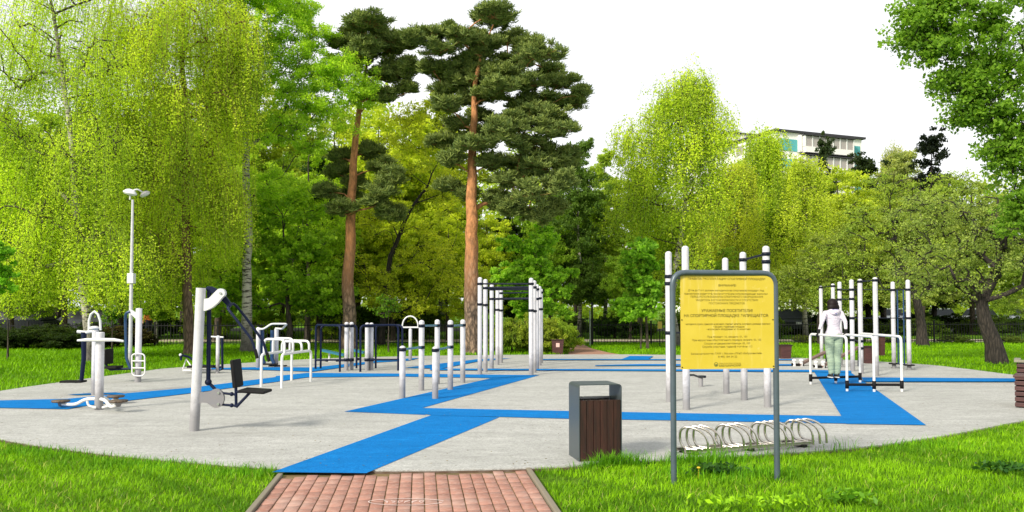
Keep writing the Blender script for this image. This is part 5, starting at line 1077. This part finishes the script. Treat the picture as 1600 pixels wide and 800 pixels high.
for fl_ in range(8):
    z0 = Hb - 3.0 * (fl_ + 1)
    if z0 < 1: break
    for (x0, x1, za, zb, mt, nm) in ((1218, 1244, .2, 2.0, tealp, 'teal_panel'), (1326, 1343, .2, 1.9, tealp, 'teal_panel')):
        m = q3((x0 + x1) / 2 * pxm - 1212 * pxm, -.03, z0 + (za + zb) / 2); MB().box(m, ((x1 - x0) * pxm, .06, zb - za), rz=math.atan2(e.y, e.x)).build(nm, mt, t)
    # glazed loggia: slab, parapet, panes
    u0, u1 = (1249 - 1212) * pxm, (1324 - 1212) * pxm; um = (u0 + u1) / 2
    bal = MB().box(q3(um, -.6, z0 + .45), (u1 - u0, 1.2, .9), rz=math.atan2(e.y, e.x)).build('balcony', wallm, t)
    MB().box(q3(um, -.65, z0 + 2.62), (u1 - u0 + .4, 1.5, .14), rz=math.atan2(e.y, e.x)).build('canopy', dkroof, bal)
    MB().box(q3(um, -.65, z0 - .06), (u1 - u0 + .3, 1.4, .12), rz=math.atan2(e.y, e.x)).build('slab', dkroof, bal)
    for k in range(7):
        uu = u0 + (u1 - u0) * (k + .5) / 7
        wn = MB().box(q3(uu, -.56, z0 + 1.72), ((u1 - u0) / 7 - .22, 1.0, 1.55), rz=math.atan2(e.y, e.x)).build('window', winm, t)
    fm = MB()
    for k in range(8): fm.box(q3(u0 + (u1 - u0) * k / 7, -.6, z0 + 1.72), (.16, 1.12, 1.6), rz=math.atan2(e.y, e.x))
    fm.build('window_frame', white2, t)
    MB().box(q3((1246 - 1212) * pxm, -.3, z0 + 1.4), (.35, .6, 2.5), rz=math.atan2(e.y, e.x)).build('pier', wallm, t)
    # side facade windows
    for v in (4, 8.5, 13, 17.5, 22, 26): MB().box(q3(-.03, v, z0 + 1.6), (.06, 1.8, 1.5), rz=math.atan2(e.y, e.x)).build('window', winm, t)

# ------------------------------------------------------------ people
def loft(bm_v, bm_f, secs, n=14):
    """secs: (center, rx, ry) rings stacked, closed at both ends"""
    k = len(bm_v)
    for (c, rx, ry) in secs:
        for j in range(n): a = 2 * math.pi * j / n; bm_v.append(Vector((c[0] + rx * math.cos(a), c[1] + ry * math.sin(a), c[2])))
    for i in range(len(secs) - 1):
        for j in range(n): bm_f.append((k + i * n + j, k + i * n + (j + 1) % n, k + (i + 1) * n + (j + 1) % n, k + (i + 1) * n + j))
    bm_f.append(tuple(k + j for j in range(n - 1, -1, -1))); bm_f.append(tuple(k + (len(secs) - 1) * n + j for j in range(n)))
def limb(bm_v, bm_f, pts, rs, n=12):
    b = MB(); b.tube(pts, rs, n); k = len(bm_v); bm_v += b.v; bm_f += [tuple(i + k for i in f) for f in b.f]
def figure(loc, rz, label, mats, hands, s=1.0, group=None, feet=.0):
    """figure facing +Y in local space; mats: jacket, trousers, gloves, shoes, hair; hands: local hand points"""
    t = thing('person', label, 'person', (0, 0, 0), group)
    v = []; f = []
    loft(v, f, [((0, 0, .80), .150, .115), ((0, -.015, .86), .190, .145), ((0, -.01, .93), .182, .135), ((0, 0, 1.0), .145, .105), ((0, 0, 1.08), .128, .092), ((0, .0, 1.18), .145, .10), ((0, 0, 1.28), .165, .108), ((0, -.005, 1.36), .172, .10), ((0, -.005, 1.41), .13, .08), ((0, 0, 1.44), .06, .055)])
    limb(v, f, [Vector((0, 0, 1.38)), Vector((0, .02, 1.45)), Vector((0, .035, 1.49))], [.055, .05, .05])
    b = MB().ball((0, .05, 1.535), .1, .78, .95, 1.12, 14); k = len(v); v += b.v; f += [tuple(i + k for i in q) for q in b.f]
    b = MB().ball((0, .145, 1.52), .02, .7, 1, 1.3, 8); k = len(v); v += b.v; f += [tuple(i + k for i in q) for q in b.f]
    for sd_ in (-1, 1):
        limb(v, f, [Vector((sd_ * .088, -.01, .88)), Vector((sd_ * .088, .0, .68)), Vector((sd_ * .078, .01, .47)), Vector((sd_ * .07, -.02, .32)), Vector((sd_ * .062, -.02, .10)), Vector((sd_ * .062, -.02, .06))], [.108, .102, .078, .078, .062, .055])
        hd_ = Vector(hands[0 if sd_ < 0 else 1]); sh = Vector((sd_ * .165, 0, 1.365)); el = (sh + hd_) / 2 + Vector((sd_ * .022, -.05, 0))
        limb(v, f, [sh + Vector((-sd_ * .05, 0, .0)), sh, (sh + el) / 2, el, (el + hd_) / 2, hd_], [.052, .056, .05, .043, .037, .03])
        b = MB().ball((sd_ * .079, .05, 1.53), .022, .5, 1, 1.3, 8); k = len(v); v += b.v; f += [tuple(i + k for i in q) for q in b.f]
    me = bpy.data.meshes.new('tmp'); me.from_pydata(v, [], f); o = bpy.data.objects.new('tmp', me); C.objects.link(o)
    bm = bmesh.new(); bm.from_mesh(me); bmesh.ops.recalc_face_normals(bm, faces=bm.faces); bm.to_mesh(me); bm.free()
    md = o.modifiers.new('r', 'REMESH'); md.mode = 'VOXEL'; md.voxel_size = .014; m2 = o.modifiers.new('s', 'SMOOTH'); m2.factor = .6; m2.iterations = 5
    dg = bpy.context.evaluated_depsgraph_get(); nm = bpy.data.meshes.new_from_object(o.evaluated_get(dg)); bpy.data.objects.remove(o)
    nm.name = 'body'
    for q in (mats[0], mats[1], skinm): nm.materials.append(q)
    for p in nm.polygons:
        c = p.center; p.use_smooth = True
        arm = abs(c.x) > .19 + max(0, 0) and c.z > .75
        hem = .915 + .01 * math.sin(c.x * 30)
        nearhand = min((c - Vector(h)).length for h in hands) < .03
        p.material_index = 2 if c.z > 1.445 or nearhand else (0 if (c.z > hem or arm) else 1)
    place(bpy.data.objects.new('body', nm), t)
    # shoes
    for sd_ in (-1, 1):
        b = MB(); x = sd_ * .066
        for z0, z1, g0 in ((.0, .022, .004), (.022, .075, 0)):
            pass
        ring = lambda w_, y0, y1, z: [Vector((x + w_ * math.sin(a) * (1 if math.cos(a) < 0 else .95), (y0 + y1) / 2 + (y1 - y0) / 2 * math.cos(a), z)) for a in np.linspace(0, 2 * math.pi, 15)[:-1]]
        rs = [ring(.043, -.085, .155, 0), ring(.046, -.09, .16, .012), ring(.045, -.088, .157, .03), ring(.042, -.085, .14, .05), ring(.038, -.08, .06, .085), ring(.036, -.072, .03, .10)]
        vs = [p for r_ in rs for p in r_]; n = 14; b.add(vs, [(i * n + j, i * n + (j + 1) % n, (i + 1) * n + (j + 1) % n, (i + 1) * n + j) for i in range(5) for j in range(n)] + [tuple(range(n)), tuple(range(5 * n, 6 * n))], True)
        sh_ = b.build('shoe', mats[3], t)
        b = MB(); r2 = [Vector((p.x + (p.x - x) * .06, p.y * 1.02, z)) for z in (-.004, .016) for p in ring(.045, -.089, .158, 0)]; b.add(r2, [(j, (j + 1) % n, n + (j + 1) % n, n + j) for j in range(n)] + [tuple(range(n)), tuple(range(n, 2 * n))]); b.build('sole', white2, sh_)
    # gloves / hands closed round a bar, five fingers each
    for k, h_ in enumerate(hands):
        h_ = Vector(h_); b = MB(); sgn = -1 if k == 0 else 1
        b.ball(h_ + Vector((0, .01, -.03)), .042, .75, 1.15, .9, 10); b.tube([h_ + Vector((0, 0, .06)), h_ + Vector((0, 0, -.01))], [.036, .03], 10)
        for j in range(4):
            y = -.03 + j * .023; ln = (.8, 1, .95, .75)[j]; p0 = h_ + Vector((sgn * .02, y, -.045)); b.tube([p0, p0 + Vector((sgn * .022, 0, -.022 * ln)), p0 + Vector((sgn * .016, 0, -.055 * ln)), p0 + Vector((-sgn * .012, 0, -.065 * ln))], [.0105, .010, .009, .007], 8)
        p0 = h_ + Vector((-sgn * .02, .035, -.035)); b.tube([p0, p0 + Vector((-sgn * .018, .012, -.025)), p0 + Vector((-sgn * .008, .014, -.055))], [.012, .011, .008], 8)
        b.build('glove' if mats[2] is not skinm else 'hand', mats[2], t)
    # hair: shoulder-length mass lying on the back of the head
    b = MB(); b.ball((0, .035, 1.55), .118, .98, 1.0, 1.0, 18); b.ball((0, -.01, 1.48), .118, 1.08, .72, .85, 16); b.ball((-.07, -.02, 1.45), .05, 1, .9, 1.1, 12); b.ball((.07, -.02, 1.45), .05, 1, .9, 1.1, 12)
    for p in b.v:
        if p.y > .09: p.y = .09 + (p.y - .09) * .2
        p.x *= 1 + .05 * math.sin(p.z * 90 + p.y * 40); 
    b.build('hair', mats[4], t)
    t.location = loc; t.rotation_euler = (0, 0, rz); t.scale = (s, s, s); return t
def cloth(name, col, c2=None):
    m, nt, bs = newmat(name); c = coord(nt, scale=(5, 5, 14)); n1 = noise(nt, c, 1.3, 4, .6); o = mixc(nt, ramp(nt, n1, .3, .7), col, c2 or tuple(x * .8 for x in col))
    nt.links.new(o, bs.inputs['Base Color']); bs.inputs['Roughness'].default_value = .9; bump(nt, bs, n1, .6, .05); return m
hood = cloth('lilac_hoodie', (.68, .62, .70)); pants = cloth('pale_green_trousers', (.33, .43, .31)); glov = paint('black_glove', (.01, .01, .01), .7); shoe = paint('black_shoe', (.02, .02, .022), .5, dirt=.5, dcol=(.4, .4, .4)); hairm = paint('dark_brown_hair', (.008, .004, .004), .6, dirt=.3, dcol=(.03, .012, .01))
# woman between the first two rails, feet on the rear foot rail
Yw = 16.2; sw = .965; zf = T0 + .16; Yr = 16.38; xw = (1301.5 - 800) / F * Yr
def rail_at(k, Yq):
    a, d, z = fr[k]; u = (Yq - a.y) / (d.y - a.y); return Vector((a.x + (d.x - a.x) * u, Yq, z))
h1, h2 = rail_at(0, Yw), rail_at(1, Yw); loc = Vector((xw, Yr, zf))
hl = [Vector(((h.x - xw) / sw, (Yw - Yr) / sw, (1.07 + .055 - zf) / sw)) for h in (h1, h2)]
wm = figure(loc, 0, 'woman in a lilac hoodie and pale green trousers gripping the low parallel bars', (hood, pants, glov, shoe, hairm), hl, sw)
# hood and scarf as children
WL[wm] = Vector((0, 0, 0))
b = MB(); vs = []; n = 16
for i, (z, rx, ry, yo) in enumerate(((1.44, .085, .06, -.03), (1.425, .12, .085, -.05), (1.39, .125, .085, -.065), (1.345, .10, .06, -.085), (1.31, .05, .03, -.095))):
    for j in range(n): a = 2 * math.pi * j / n; vs.append(Vector((rx * math.cos(a), yo + ry * math.sin(a), z - .03 * (math.sin(a) < -.5) * 0)))
b.add(vs, [(i * n + j, i * n + (j + 1) % n, (i + 1) * n + (j + 1) % n, (i + 1) * n + j) for i in range(4) for j in range(n)] + [tuple(range(4 * n, 5 * n))], True); b.build('hood', hood, wm)
b = MB(); b.prism([Vector((-.06, -.118, 1.44)), Vector((.06, -.118, 1.44)), Vector((.035, -.145, 1.37)), Vector((0, -.152, 1.33)), Vector((-.035, -.145, 1.37))], (0, .03, 0)); b.build('hood_lining', paint('blue_patterned_lining', (.04, .05, .22), .8, dirt=.9, dcol=(.4, .4, .6)), wm)
Yq = 39.0
figure(Vector(((233 - 800) / F * Yq, Yq, 0)), 1.2, 'distant passer-by in an orange jacket between lamp post and reddish trunk', (orange, paint('dark_trousers', (.02, .025, .04), .8), skinm, shoe, hairm), [Vector((-.27, .06, .84)), Vector((.27, .06, .84))], 1.05)
print('all done', len(bpy.data.objects))
